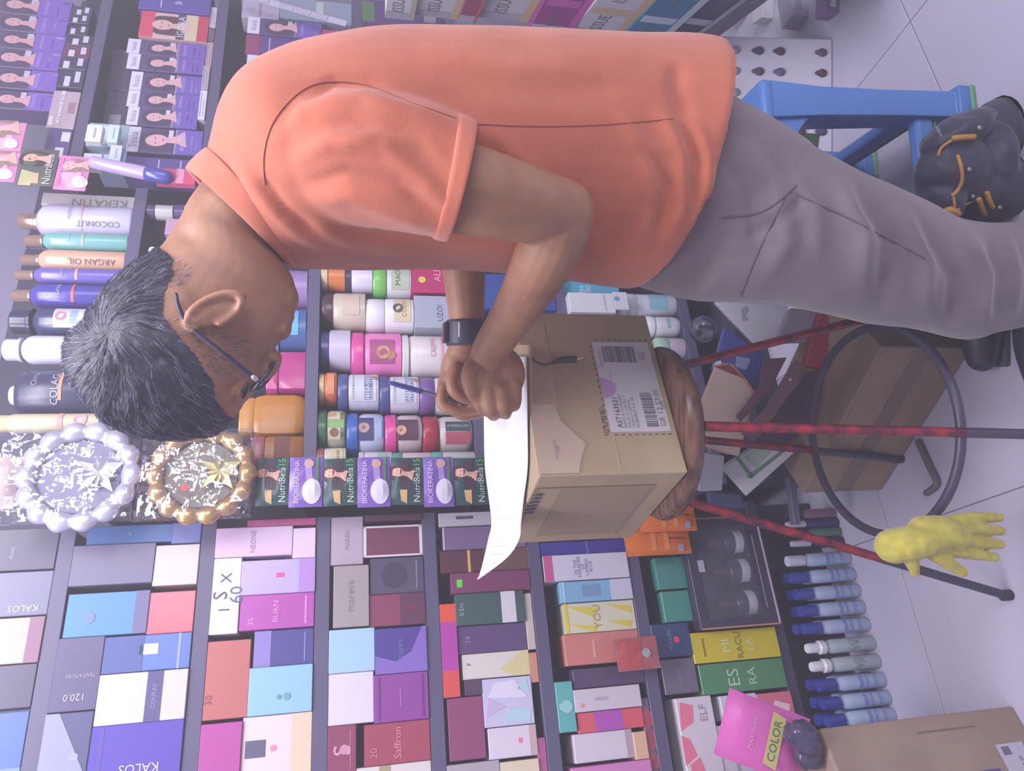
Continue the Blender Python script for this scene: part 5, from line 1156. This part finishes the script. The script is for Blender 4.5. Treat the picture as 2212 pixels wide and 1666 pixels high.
# ================================================================== THE MAN
def loft(secs, n=28, sub=4, power=2.0):
    """secs: (ax, ay, bx, by, Y, half): two outline points in a vertical plane at depth Y, and the half thickness in depth"""
    rows = []
    for ax, ay, bx, by, Y, hf in secs:
        A, B_ = PY(ax, ay, Y), PY(bx, by, Y); c = (A+B_)/2; q = (B_-A)/2
        rows.append([*c, *q, hf])
    D_ = catmull(rows, sub); V = []; Fc = []
    for r in D_:
        c = np.array(r[:3]); q = np.array(r[3:6]); hf = max(r[6], .002)
        for i in range(n):
            a = 6.28318*i/n; ca, sa = math.cos(a), math.sin(a)
            ca = math.copysign(abs(ca)**(2/power), ca); sa = math.copysign(abs(sa)**(2/power), sa)
            V.append(c+q*ca+np.array([0, hf*sa, 0]))
    L = len(D_)
    for j in range(L-1):
        for i in range(n): Fc.append((j*n+i, j*n+(i+1) % n, (j+1)*n+(i+1) % n, (j+1)*n+i))
    Fc.append(tuple(range(n-1, -1, -1))); Fc.append(tuple((L-1)*n+i for i in range(n)))
    # make the winding face outward
    v0 = V[0]; 
    f = Fc[(L//2)*n]; p = [np.array(V[i]) for i in f]; nn = np.cross(p[1]-p[0], p[2]-p[0]); cc = np.array(D_[L//2][:3])
    if np.dot(nn, p[0]-cc) < 0: Fc = [tuple(reversed(f)) for f in Fc]
    return V, Fc
def limb(mb, pts, n=18, sub=5):
    C = [PY(x, y, Y) for x, y, Y, r in pts]; rr = [pm(r, x, y, Y) for x, y, Y, r in pts]
    return mb.tube(C, rr, n, sub)
man = empty('person', (.1, 1.08, 0), 'man in an orange collared shirt and grey trousers bending over a box to write', 'person')
def own(o):                                            # keep world placement while parenting to the man
    o.parent = man; o.matrix_parent_inverse = Matrix.Translation(-man.location); return o
HY = .97
head = [(160, 762, 172, 806, HY, .022), (172, 722, 205, 862, HY, .050), (215, 680, 272, 920, HY, .068), (255, 615, 352, 938, HY, .077), (300, 580, 440, 934, HY, .080), (330, 553, 506, 904, HY, .080),
        (347, 538, 540, 842, HY, .077), (357, 527, 572, 790, HY, .070), (366, 512, 614, 720, HY, .064), (376, 497, 640, 656, HY, .058), (386, 480, 634, 604, HY, .057), (396, 464, 610, 564, .975, .058), (412, 432, 604, 548, .985, .062), (450, 385, 640, 560, 1.0, .078), (500, 330, 690, 560, 1.02, .09)]
mb = MB(); mb.add(*loft(head, 32, 5))
# nose, lips, chin, brow, cheek
def bump(x, y, Y, ax, ay, rx, ry, dy):
    """ellipsoid: long axis along the image direction (ax, ay) with half sizes in pixels, half depth in metres"""
    c = PY(x, y, Y); L = math.hypot(ax, ay); e1 = PY(x+ax/L*rx, y+ay/L*rx, Y)-c; e2 = PY(x-ay/L*ry, y+ax/L*ry, Y)-c
    mb.ell(c, [e1, Vector((0, dy, 0)), e2], n=18, k=12)
bump(575, 795, HY, .72, -.69, 42, 24, .013); bump(594, 775, HY, .72, -.69, 17, 15, .019)
bump(612, 714, HY, .45, -.9, 24, 17, .024); bump(622, 686, HY, .4, -.9, 18, 14, .022); bump(624, 650, HY, .2, -1, 32, 21, .028)
bump(530, 845, HY, .5, -.85, 30, 14, .055); pass
for sg in (-1, 1):                                     # ears: plate, rim, lobe
    EYp = HY+sg*.083
    u1 = (-.89, .45); c = (462, 673)
    bump(c[0]+4, c[1], HY+sg*.083, *u1, 60, 28, .009); bump(c[0]-18, c[1]+6, HY+sg*.089, *u1, 34, 12, .005)
    ring = []
    for a in range(-30, 285, 15):
        q = math.cos(R(a))*66; t = math.sin(R(a))*30
        x = c[0]+u1[0]*q+u1[1]*t*-1*-1; y = c[1]+u1[1]*q-u1[0]*t*-1*1
        ring.append(PY(c[0]+u1[0]*q-u1[1]*t, c[1]+u1[1]*q+u1[0]*t, EYp+sg*(.010 if 40 < a < 220 else .004)))
    mb.tube(ring, .0052, 8, 2)
    bump(518, 643, HY+sg*.080, *u1, 16, 14, .008); bump(488, 690, HY+sg*.080, .3, .9, 12, 8, .009)
# trunk core inside the shirt
mb.add(*loft([(480, 320, 690, 555, 1.01, .08), (560, 220, 760, 550, 1.03, .15), (720, 150, 870, 545, 1.04, .17), (1000, 130, 1060, 545, 1.04, .16), (1300, 140, 1270, 560, 1.04, .15), (1470, 220, 1400, 580, 1.04, .14)], 28, 3))
# near arm and far arm
limb(mb, [(640, 335, .93, 88), (800, 350, .89, 92), (1000, 408, .865, 97), (1130, 440, .865, 84), (1216, 458, .875, 70)])
limb(mb, [(1214, 462, .875, 68), (1192, 525, .90, 72), (1150, 608, .96, 60), (1102, 688, 1.03, 47), (1062, 752, 1.085, 41), (1058, 775, 1.10, 42)])
limb(mb, [(700, 380, 1.17, 72), (880, 450, 1.22, 62), (1000, 490, 1.25, 52)])
limb(mb, [(1000, 480, 1.25, 52), (1002, 580, 1.25, 47), (1008, 690, 1.25, 38), (1008, 740, 1.25, 36), (1000, 770, 1.25, 38)])
# near (left) hand: palm, four bent fingers, thumb
def palm(x, y, Y, ax, ay, rx, ry, dy): bump(x, y, Y, ax, ay, rx, ry, dy)
palm(1068, 808, 1.115, .10, 1, 70, 58, .032); palm(1092, 806, 1.11, .12, 1, 56, 42, .030); palm(1050, 830, 1.105, .12, 1, 48, 40, .028); palm(1080, 846, 1.10, .1, 1, 36, 48, .026)
FG = [[(1030, 838, 1.098, 16), (1036, 872, 1.092, 15), (1046, 888, 1.112, 13)], [(1054, 846, 1.086, 17), (1059, 882, 1.084, 16), (1066, 897, 1.108, 14)], [(1083, 846, 1.082, 17), (1087, 878, 1.080, 16), (1092, 894, 1.104, 14)], [(1110, 832, 1.086, 16), (1114, 862, 1.084, 14), (1112, 878, 1.104, 12)]]
for f in FG: limb(mb, f, 10, 4)
limb(mb, [(1030, 778, 1.10, 19), (1012, 808, 1.085, 17), (1016, 842, 1.085, 15), (1026, 862, 1.09, 12)], 10, 4)
# far (right) hand gripping the pen
palm(993, 800, 1.245, -.1, 1, 58, 42, .026); palm(975, 828, 1.24, -.2, 1, 34, 30, .024)
FF = [[(958, 840, 1.225, 15), (955, 872, 1.215, 14), (985, 888, 1.21, 13), (1030, 886, 1.215, 11)], [(972, 842, 1.245, 15), (975, 876, 1.245, 14), (1000, 897, 1.24, 13), (1038, 893, 1.245, 11)], [(992, 845, 1.265, 14), (1005, 874, 1.265, 13), (1036, 884, 1.265, 11)], [(1010, 838, 1.275, 13), (1024, 860, 1.275, 12), (1048, 868, 1.275, 10)]]
for f in FF: limb(mb, f, 10, 4)
limb(mb, [(985, 800, 1.215, 18), (978, 836, 1.195, 16), (998, 858, 1.192, 14), (1028, 868, 1.205, 11)], 10, 4)
skin = mat('a4765e', .5, 0, 'skin', 22, '966854')
body = mb.build('body', [skin]); remesh(body, .0029, 4, .5); own(body)
bvb = BVHTree.FromObject(body, bpy.context.evaluated_depsgraph_get())
for sg in (-1, 1):
    e = MB().ell(PY(522, 790, HY+sg*.027), [Vector((.0112, 0, 0)), Vector((0, .0112, 0)), Vector((0, 0, .0112))], n=16, k=10).build('eye', [mat('d8d0d0', .15)]); own(e)
    e2 = MB().ell(PY(530, 798, HY+sg*.028), [Vector((.0065, 0, 0)), Vector((0, .0065, 0)), Vector((0, 0, .0065))], n=12, k=8).build('iris', [mat('2c2020', .1)]); own(e2)
    b_ = MB().tube([PY(518, 862, HY+sg*.018), PY(526, 850, HY+sg*.04), PY(534, 828, HY+sg*.062)], [.003, .004, .002], 8, 3).build('eyebrow', [mat('2c2838', .8)]); own(b_)
# hair: scalp shell and combed strands
HP = [(352, 540), (396, 572), (404, 611), (390, 648), (386, 690), (420, 732), (456, 775), (482, 825), (484, 862), (512, 914), (500, 1010), (60, 1010), (60, 560), (320, 520)]
def inside(x, y, P=HP):
    c = False; j = len(P)-1
    for i in range(len(P)):
        if (P[i][1] > y) != (P[j][1] > y) and x < (P[j][0]-P[i][0])*(y-P[i][1])/(P[j][1]-P[i][1])+P[i][0]: c = not c
        j = i
    return c
def flatpix(p):                                        # outline coordinates in the head's own middle plane
    return pix(Vector((p.x*HY/p.y, HY, H+(p.z-H)*HY/p.y))) if False else pix(Vector((p.x, HY, p.z)))
def edge_d(x, y):
    d = 1e9
    for i in range(9):
        a, b = np.array(HP[i]), np.array(HP[i+1]); t = np.clip(np.dot((x, y)-a, b-a)/np.dot(b-a, b-a), 0, 1); d = min(d, np.linalg.norm(a+(b-a)*t-(x, y)))
    return d
me = body.data; co = np.empty(len(me.vertices)*3); me.vertices.foreach_get('co', co); co = co.reshape(-1, 3)
cand = [i for i in range(len(co)) if co[i][2] > 1.38 and co[i][1] < 1.09]
okv = {}
for i in cand:
    x, y = flatpix(Vector(co[i]))
    if x < 530 and inside(x, y): okv[i] = edge_d(x, y)
V = []; idx = {}; Fc = []
for p in me.polygons:
    if all(v in okv for v in p.vertices):
        f = []
        for v in p.vertices:
            if v not in idx:
                idx[v] = len(V); nrm = me.vertices[v].normal; q = Vector(co[v])
                th = min(.0065, .0006+okv[v]*.00011)
                V.append(q+nrm*(th+.0022*noise.noise(q*55)*min(1, okv[v]/40)+.001*noise.noise(q*160)*min(1, okv[v]/30)))
            f.append(idx[v])
        Fc.append(tuple(f))
hairm = mat('3a3a52', .45, 0, 'hair', 90, '302f46')
hair = mesh('hair', V, Fc, None, [hairm], True); own(hair)
hb = BVHTree.FromPolygons(V, Fc)
whorl = None
r = ray(228, 712); h = hb.ray_cast(EYE, r.normalized()); whorl = h[0] if h[0] is not None else PY(228, 712, .93)
q = random.Random(4); SV = []; SF = []; SM = []
fl_ = list(range(len(Fc)))
for k in range(3000):
    f = Fc[q.choice(fl_)]; p = sum((V[i] for i in f), Vector())/len(f)
    x, y = flatpix(p); d0 = edge_d(x, y)
    away = p-whorl; dist = away.length; away.normalize()
    swirl = Vector((0, 1, 0)).cross(away)*(.55 if dist < .09 else .15)
    lng = (.010 if d0 < 30 else .018+.018*q.random())*(1 if x > 250 or y > 700 else .8)
    N = 5; P = [p]; dr = away+swirl+Vector((q.uniform(-.25, .25), q.uniform(-.25, .25), q.uniform(-.25, .25)))
    okk = True
    for s_ in range(N):
        loc_, nr, _, _ = hb.find_nearest(P[-1])
        if loc_ is None: okk = False; break
        t = dr-nr*dr.dot(nr); t.normalize()
        loc2, nr2, _, _ = hb.find_nearest(P[-1]+t*lng/N); P.append(loc2+nr2*(.0007+.0022*s_/N*q.random()))
        dr = t+Vector((0, 0, -.05))
    if not okk: continue
    grey = q.random() < (.22 if y > 640 else .07); wd = .00034 if not grey else .00032
    b0 = len(SV)
    for j, c in enumerate(P):
        t = (P[min(j+1, N)]-P[max(j-1, 0)]).normalized(); _, nr, _, _ = hb.find_nearest(c); sd = t.cross(nr).normalized()*wd*(1-.7*j/N)
        SV += [c-sd, c+nr*wd*1.5, c+sd]
    for j in range(N):
        for a, b in ((0, 1), (1, 2)): SF.append((b0+3*j+a, b0+3*j+b, b0+3*j+3+b, b0+3*j+3+a)); SM.append(1 if grey else 0)
st_ = mesh('hair_strands', SV, SF, None, [mat('34344c', .35), mat('9c9cb8', .4)], True, mi=SM); st_['kind'] = 'stuff'; st_.parent = hair

# short sideburn and nape stubble on the bare skin
SB_ = [(398, 575), (440, 600), (420, 640), (392, 640)], [(402, 700), (470, 722), (560, 745), (530, 800), (488, 822), (456, 775), (418, 732)]
pf = [p for p in me.polygons if me.vertices[p.vertices[0]].co.z > 1.36 and me.vertices[p.vertices[0]].co.y < 1.09]
SV = []; SF = []; SM = []; cnd = []
for p in pf:
    c = p.center; x, y = flatpix(c)
    if any(inside(x, y, P) for P in SB_): cnd.append((c.copy(), p.normal.copy()))
for k in range(min(1900, len(cnd)*3)):
    c, nr = q.choice(cnd); dr = (c-whorl); dr -= nr*dr.dot(nr); dr.normalize(); dr = (dr+Vector((q.uniform(-.3, .3), q.uniform(-.3, .3), q.uniform(-.3, .3)))).normalized()
    sdv = dr.cross(nr).normalized()*.00016; L_ = .003+.004*q.random(); b0 = len(SV); e_ = c+dr*L_+nr*.0012
    SV += [c-sdv, c+sdv, e_+sdv*.4, e_-sdv*.4]; SF.append((b0, b0+1, b0+2, b0+3)); SM.append(1 if q.random() < .35 else 0)
st2 = mesh('sideburn', SV, SF, None, [mat('4c3e44', .6), mat('8c8894', .5)], False, mi=SM); st2['kind'] = 'stuff'; own(st2)
# shirt: trunk and sleeves grown together, then folded
mb = MB()
mb.add(*loft([(432, 372, 628, 556, .99, .074), (452, 334, 642, 576, 1.0, .098), (482, 252, 682, 578, 1.02, .15), (532, 186, 732, 577, 1.03, .185), (622, 140, 792, 578, 1.04, .195), (722, 114, 862, 577, 1.04, .195), (842, 95, 952, 577, 1.04, .19), (1000, 92, 1062, 584, 1.04, .185), (1150, 95, 1172, 594, 1.04, .18), (1300, 99, 1262, 606, 1.04, .178), (1420, 102, 1335, 618, 1.04, .18), (1496, 110, 1375, 622, 1.04, .186), (1506, 118, 1384, 618, 1.04, .182)], 40, 5, 2.15))
mb.add(*loft([(585, 300, 600, 400, .93, .03), (600, 235, 640, 450, .915, .062), (680, 200, 715, 474, .90, .078), (790, 190, 820, 492, .885, .082), (900, 218, 900, 505, .878, .080), (990, 256, 950, 514, .872, .078), (1014, 268, 966, 517, .870, .078), (1018, 272, 970, 515, .870, .074), (1000, 282, 952, 505, .872, .068), (940, 270, 920, 495, .875, .066)], 32, 5))
mb.add(*loft([(620, 290, 660, 470, 1.14, .06), (800, 300, 820, 520, 1.19, .075), (960, 360, 920, 545, 1.21, .07)], 24, 5))
shirtm = mat('c56d55', .85, 0, 'fabric', 10, 'bc654e')
shirt = mb.build('shirt', [shirtm]); remesh(shirt, .0052, 5, .5)
def folds(o, ridges, nz=.0016, sc=14):
    me = o.data; n = len(me.vertices)
    co = np.empty(n*3); me.vertices.foreach_get('co', co); co = co.reshape(-1, 3)
    no = np.empty(n*3); me.vertices.foreach_get('normal', no); no = no.reshape(-1, 3)
    d = co-np.array([0, 0, H]); zc = d[:, 1]*CP-d[:, 2]*SP
    px = np.stack([1106+F*(-d[:, 1]*SP-d[:, 2]*CP)/zc, 833-F*d[:, 0]/zc], 1)
    face = np.clip((.35-no[:, 1])/.5, 0, 1); disp = np.zeros(n)
    for P_, amp, wd in ridges:
        P_ = np.array(P_, float); best = np.full(n, 1e9); bt = np.zeros(n); m = len(P_)-1
        for i in range(m):
            a, b = P_[i], P_[i+1]; t = np.clip(((px-a)@(b-a))/((b-a)@(b-a)), 0, 1); e = np.linalg.norm(a+t[:, None]*(b-a)-px, axis=1)
            k = e < best; best[k] = e[k]; bt[k] = (i+t[k])/m
        disp += amp*np.exp(-(best/wd)**2)*np.minimum(1, np.minimum(4*bt, 4*(1-bt))+.1)
    disp = disp*face+nz*np.array([noise.noise(Vector(c)*sc) for c in co])
    co += no*disp[:, None]; me.vertices.foreach_set('co', co.ravel()); me.update()
folds(shirt, [
 ([(590, 320), (660, 235), (780, 212), (900, 245), (980, 275)], .006, 19), ([(640, 245), (720, 176), (800, 182), (920, 228)], -.005, 13),
 ([(620, 360), (720, 300), (830, 320), (920, 390), (985, 455)], .006, 20), ([(650, 290), (760, 262), (870, 288), (985, 345)], -.005, 15), ([(660, 430), (760, 425), (860, 462), (960, 500)], .006, 19), ([(650, 400), (750, 372), (860, 400), (975, 480)], -.005, 15), ([(700, 330), (820, 285), (920, 310), (990, 360)], .004, 16),
 ([(1015, 250), (1090, 320), (1220, 450), (1320, 590)], .005, 26), ([(1030, 300), (1150, 420), (1280, 570)], -.005, 22),
 ([(1330, 240), (1400, 330), (1410, 450), (1360, 580)], .006, 20), ([(1420, 230), (1470, 330), (1475, 440), (1430, 560)], .008, 17), ([(1500, 250), (1530, 340), (1530, 440), (1490, 520)], .006, 14),
 ([(1380, 290), (1440, 400), (1420, 520)], -.007, 15), ([(1470, 260), (1505, 360), (1500, 470)], -.006, 12), ([(1462, 130), (1462, 190), (1490, 260)], -.006, 20),
 ([(500, 330), (560, 420), (640, 500), (720, 540)], .006, 17), ([(560, 380), (620, 460), (700, 510)], -.006, 13), ([(640, 470), (760, 520), (900, 540)], .005, 18),
 ([(900, 110), (1100, 150), (1300, 140)], .004, 30), ([(1000, 170), (1200, 200), (1400, 180)], -.003, 28)])
own(shirt)
bvs = BVHTree.FromObject(shirt, bpy.context.evaluated_depsgraph_get()); bvs_off = man.location*0
def on(bv, x, y, off=.0008, dflt=.9):
    r = ray(x, y).normalized(); h = bv.ray_cast(EYE, r); return h[0]-r*off if h[0] is not None else None
def seam(bv, pts, rad, m, name='seam', dense=6):
    P = catmull([(a, b, 0) for a, b in pts], dense); Q = [on(bv, a, b) for a, b, _ in P]; Q = [q for q in Q if q is not None]
    run = [[Q[0]]]
    for a, b in zip(Q, Q[1:]):
        if (a-b).length > .06: run.append([])
        run[-1].append(b)
    m_ = MB()
    for c in run:
        if len(c) > 1: m_.tube(c, rad, 6, 1)
    return own(m_.build(name, [m])) if m_.V else None
sd = mat('a4584a', .9)
seam(bvs, [(572, 400), (570, 335), (590, 265), (640, 205), (700, 178), (790, 184), (890, 222), (985, 255)], .0007, sd, 'armhole_seam')
seam(bvs, [(1030, 268), (1120, 272), (1240, 272), (1350, 266), (1455, 256)], .0005, sd, 'side_seam')
hm = MB(); hm.add(*loft([(982, 256, 938, 512, .872, .0795), (986, 254, 942, 515, .872, .0825), (1002, 260, 955, 518, .871, .0830), (1018, 268, 967, 520, .870, .0835), (1021, 273, 969, 517, .870, .0815), (1014, 282, 963, 508, .870, .074)], 36, 2)); own(hm.build('sleeve_hem', [shirtm]))
# collar: a folded band around the neck, with its point at the throat
V = []; Fc = []; NN = 40
ringA = [(396, 372), (632, 582), .99, .078]; ringB = [(452, 330), (650, 552), 1.0, .105]; ringC = [(420, 372), (612, 562), .985, .070]
def rpt(rg, a):
    A, B_ = PY(*rg[0], rg[2]), PY(*rg[1], rg[2]); c = (A+B_)/2; q = (B_-A)/2; return c+q*math.cos(a)+Vector((0, rg[3]*math.sin(a), 0))
for i in range(NN):
    a = 6.28318*i/NN
    for rg, k in ((ringC, 0), (ringA, 0), (ringA, .5), (ringB, 0)):
        p = rpt(ringA, a).lerp(rpt(ringB, a), .5)+(rpt(ringB, a)-rpt(ringC, a)).normalized()*.004 if k else rpt(rg, a)
        V.append(p)
for i in range(NN):
    for j in range(3): Fc.append((i*4+j, ((i+1) % NN)*4+j, ((i+1) % NN)*4+j+1, i*4+j+1))
col_ = mesh('collar', V, Fc, None, [mat('c9725b', .85, 0, 'fabric', 10, 'c46850')], True); m_ = col_.modifiers.new('s', 'SOLIDIFY'); m_.thickness = .003; m_.offset = 0
m_ = col_.modifiers.new('u', 'SUBSURF'); m_.levels = 1; m_.render_levels = 1; own(col_)
# trousers
mb = MB()
mb.add(*loft([(1440, 205, 1330, 600, 1.045, .15), (1500, 203, 1425, 628, 1.045, .155), (1600, 256, 1520, 648, 1.045, .155), (1690, 310, 1630, 652, 1.045, .14)], 36, 4))
mb.add(*loft([(1560, 240, 1500, 640, 1.0, .10), (1638, 275, 1570, 652, .985, .102), (1725, 320, 1690, 656, .975, .102), (1812, 366, 1800, 680, .975, .098), (1889, 400, 1900, 700, .985, .096), (1950, 426, 2000, 715, 1.0, .093), (2028, 468, 2090, 734, 1.02, .09), (2120, 482, 2135, 724, 1.045, .09), (2230, 482, 2225, 704, 1.07, .088), (2285, 490, 2280, 690, 1.085, .084)], 32, 5))
mb.add(*loft([(1580, 300, 1540, 620, 1.08, .09), (1720, 375, 1720, 640, 1.10, .088), (1900, 455, 1900, 660, 1.14, .086), (2100, 484, 2110, 676, 1.18, .082), (2225, 500, 2225, 680, 1.20, .08)], 28, 5))
trm = mat('7d717d', .85, 0, 'fabric', 9, '746874')
tr = mb.build('trousers', [trm]); remesh(tr, .006, 6, .5)
folds(tr, [([(1590, 300), (1680, 410), (1700, 520), (1640, 620)], .007, 20), ([(1560, 330), (1620, 430), (1640, 560)], -.006, 16), ([(1690, 330), (1760, 450), (1770, 580)], .006, 20), ([(1740, 420), (1690, 470), (1600, 520)], -.006, 12),
 ([(1800, 380), (1870, 500), (1860, 640)], .010, 24), ([(1840, 400), (1920, 520), (1900, 680)], -.009, 18), ([(1930, 440), (2000, 560), (2000, 690)], .009, 20), ([(1980, 470), (2060, 600), (2050, 720)], -.008, 16), ([(2090, 500), (2130, 590), (2120, 710)], .009, 14), ([(2130, 500), (2165, 600), (2150, 700)], -.008, 12), ([(2170, 500), (2195, 590), (2190, 690)], .007, 12)], .002, 11)
own(tr); bvt = BVHTree.FromObject(tr, bpy.context.evaluated_depsgraph_get())
td = mat('645a68', .9)
seam(bvt, [(1560, 470), (1640, 460), (1695, 425), (1720, 400)], .0011, td, 'pocket_seam'); seam(bvt, [(1700, 420), (1640, 540), (1600, 640)], .0009, td, 'pocket_seam'); seam(bvt, [(1720, 420), (1850, 480), (2000, 560)], .0007, td, 'side_seam')
# shoes
for k, (Yc, dx) in enumerate(((1.10, 0), (1.235, .05))):
    mb = MB(); tx_ = -.012+dx
    mb.tube([(tx_+.02, Yc, .038), (tx_+.08, Yc, .045), (tx_+.16, Yc+.005, .05), (tx_+.24, Yc+.01, .05)], [.030, .041, .040, .038], 16, 4)
    mb.tube([(tx_+.20, Yc+.01, .07), (tx_+.21, Yc+.01, .11)], [.042, .042], 14, 2)
    s_ = mb.build('shoe', [mat('2c2a40', .4)]); remesh(s_, .005, 2)
    for v in s_.data.vertices: v.co.z = max(v.co.z, .006)
    own(s_)
    V, Fc = tube_vf([(tx_+.015, Yc, 0), (tx_+.25, Yc+.01, 0)], .04, 12, 1); so_ = box('sole', (tx_+.125, Yc+.005, .0008), (.25, .075, .012), mat('4a4860', .7), bev=.005, seg=2); so_.parent = s_
# ------------------------------------------------------------------ what he wears and holds
wy = 720; wc = PY(1008, wy, 1.25); g = empty('wristwatch', wc, 'black wristwatch strap on the far wrist', 'watch')
ax = (PY(1008, 750, 1.25)-PY(1008, 690, 1.25)).normalized(); hw_ = pm(40, 1008, 720, 1.25); wl_ = pm(27, 1008, 720, 1.25)
u_ = Vector((0, 0, 1)); u_ = (u_-ax*u_.dot(ax)).normalized(); v_ = ax.cross(u_)
V = []; Fc = []; n = 32
for t, rr in ((-1, 1.0), (-1, 1.09), (-.8, 1.13), (.8, 1.13), (1, 1.09), (1, 1.0)):
    for i in range(n): a = 6.28318*i/n; V.append(ax*wl_*t+(u_*math.cos(a)+v_*math.sin(a))*hw_*rr)
for j in range(5):
    for i in range(n): Fc.append((j*n+i, j*n+(i+1) % n, (j+1)*n+(i+1) % n, (j+1)*n+i))
mesh('strap', V, Fc, g, [mat('34304a', .5)], True)
pb = PY(993, 712, 1.25-.045)-wc; b_ = box('buckle', pb, (.026, .003, .004), mat('b4b0c4', .25, .6), g, bev=.0008, base=False); b_.rotation_euler = (0, 0, 0)
cs = box('case', u_*hw_*1.15, (.036, .034, .010), mat('2c2a40', .2), g, bev=.003, seg=2, base=False)
# pen
a_, b_ = PY(843, 827, 1.215), PY(1042, 882, 1.222); g = empty('pen', a_, 'blue violet click pen held upright by the far hand', 'pen'); d = b_-a_
MB().tube([Vector(), d*.05, d*.30, d*.33], [.0028, .0042, .0046, .0052], 12, 2).build('barrel', [mat('4c4a90', .25)], g)
MB().tube([d*.33, d*.6, d*.86], [.0036, .0034, .0034], 12, 1).build('grip', [mat('8c88b4', .2, .5)], g); MB().tube([d*.86, d*.95, d], [.0032, .002, .0006], 10, 1).build('tip', [mat('c0bcd0', .2, .8)], g)
o = box('clip', d*.17+Vector((.003, -.0065, 0)), (.0025, .0016, .05), mat('6a68b0', .2), g, bev=.0004, base=False); o.rotation_euler = d.to_track_quat('Z', 'Y').to_euler()
# spectacles
gc = PY(560, 815, HY); g = empty('eyeglasses', gc, 'dark framed eyeglasses on the man, thin straight temple past the ear', 'glasses'); fm = mat('2c2844', .3)
for sg in (-1, 1):
    y_ = HY+sg*.088
    MB().tube([PY(380, 636, HY+sg*.086)-gc, PY(388, 668, HY+sg*.089)-gc, PY(412, 706, y_)-gc, PY(480, 762, y_)-gc, PY(556, 822, HY+sg*.080)-gc], [.0022, .0026, .0026, .0028, .003], 10, 5).build('temple', [fm], g)
    c = PY(568, 814, HY+sg*.040)-gc; e1 = (PY(592, 786, HY)-PY(544, 842, HY))/2; e2 = Vector((0, .032, 0))+(PY(575, 822, HY)-PY(568, 814, HY))*sg*.8
    pts = [c+e1*math.copysign(abs(math.cos(R(a)))**.8, math.cos(R(a)))+e2*math.copysign(abs(math.sin(R(a)))**.8, math.sin(R(a))) for a in range(0, 361, 15)]
    MB().tube(pts, .0021, 8, 2, cap=False).build('frame', [fm], g)
    mesh('lens', [c+e1*.97*math.cos(R(a))+e2*.97*math.sin(R(a)) for a in range(0, 360, 15)], [tuple(range(24))], g, [glassy('c8b8d4', .25, .05)])
    MB().tube([PY(548, 815, HY+sg*.084)-gc, PY(553, 819, HY+sg*.083)-gc], .0033, 8, 1).build('hinge', [mat('c4bccc', .2, .6)], g)
MB().tube([PY(576, 806, HY-.012)-gc, PY(582, 804, HY)-gc, PY(576, 806, HY+.012)-gc], .002, 8, 3).build('bridge', [fm], g)

# thin scattering volume, added to stand in for the lens bloom veil
hz = link('lens_bloom_veil', bevel_box(5.0, 5.0, 3.2, 0), None, [])
hz.location = (0.1, 0.9, -0.08)
hm_ = bpy.data.materials.new('lens_bloom_veil'); hm_.use_nodes = True; nt = hm_.node_tree; nt.nodes.remove(nt.nodes['Principled BSDF'])
vs = nt.nodes.new('ShaderNodeVolumeScatter'); vs.inputs['Color'].default_value = (0.93, 0.9, 1, 1); vs.inputs['Density'].default_value = 0.07; vs.inputs['Anisotropy'].default_value = 0.2
nt.links.new(vs.outputs[0], nt.nodes['Material Output'].inputs['Volume']); hz.data.materials.append(hm_); hz['kind'] = 'structure'
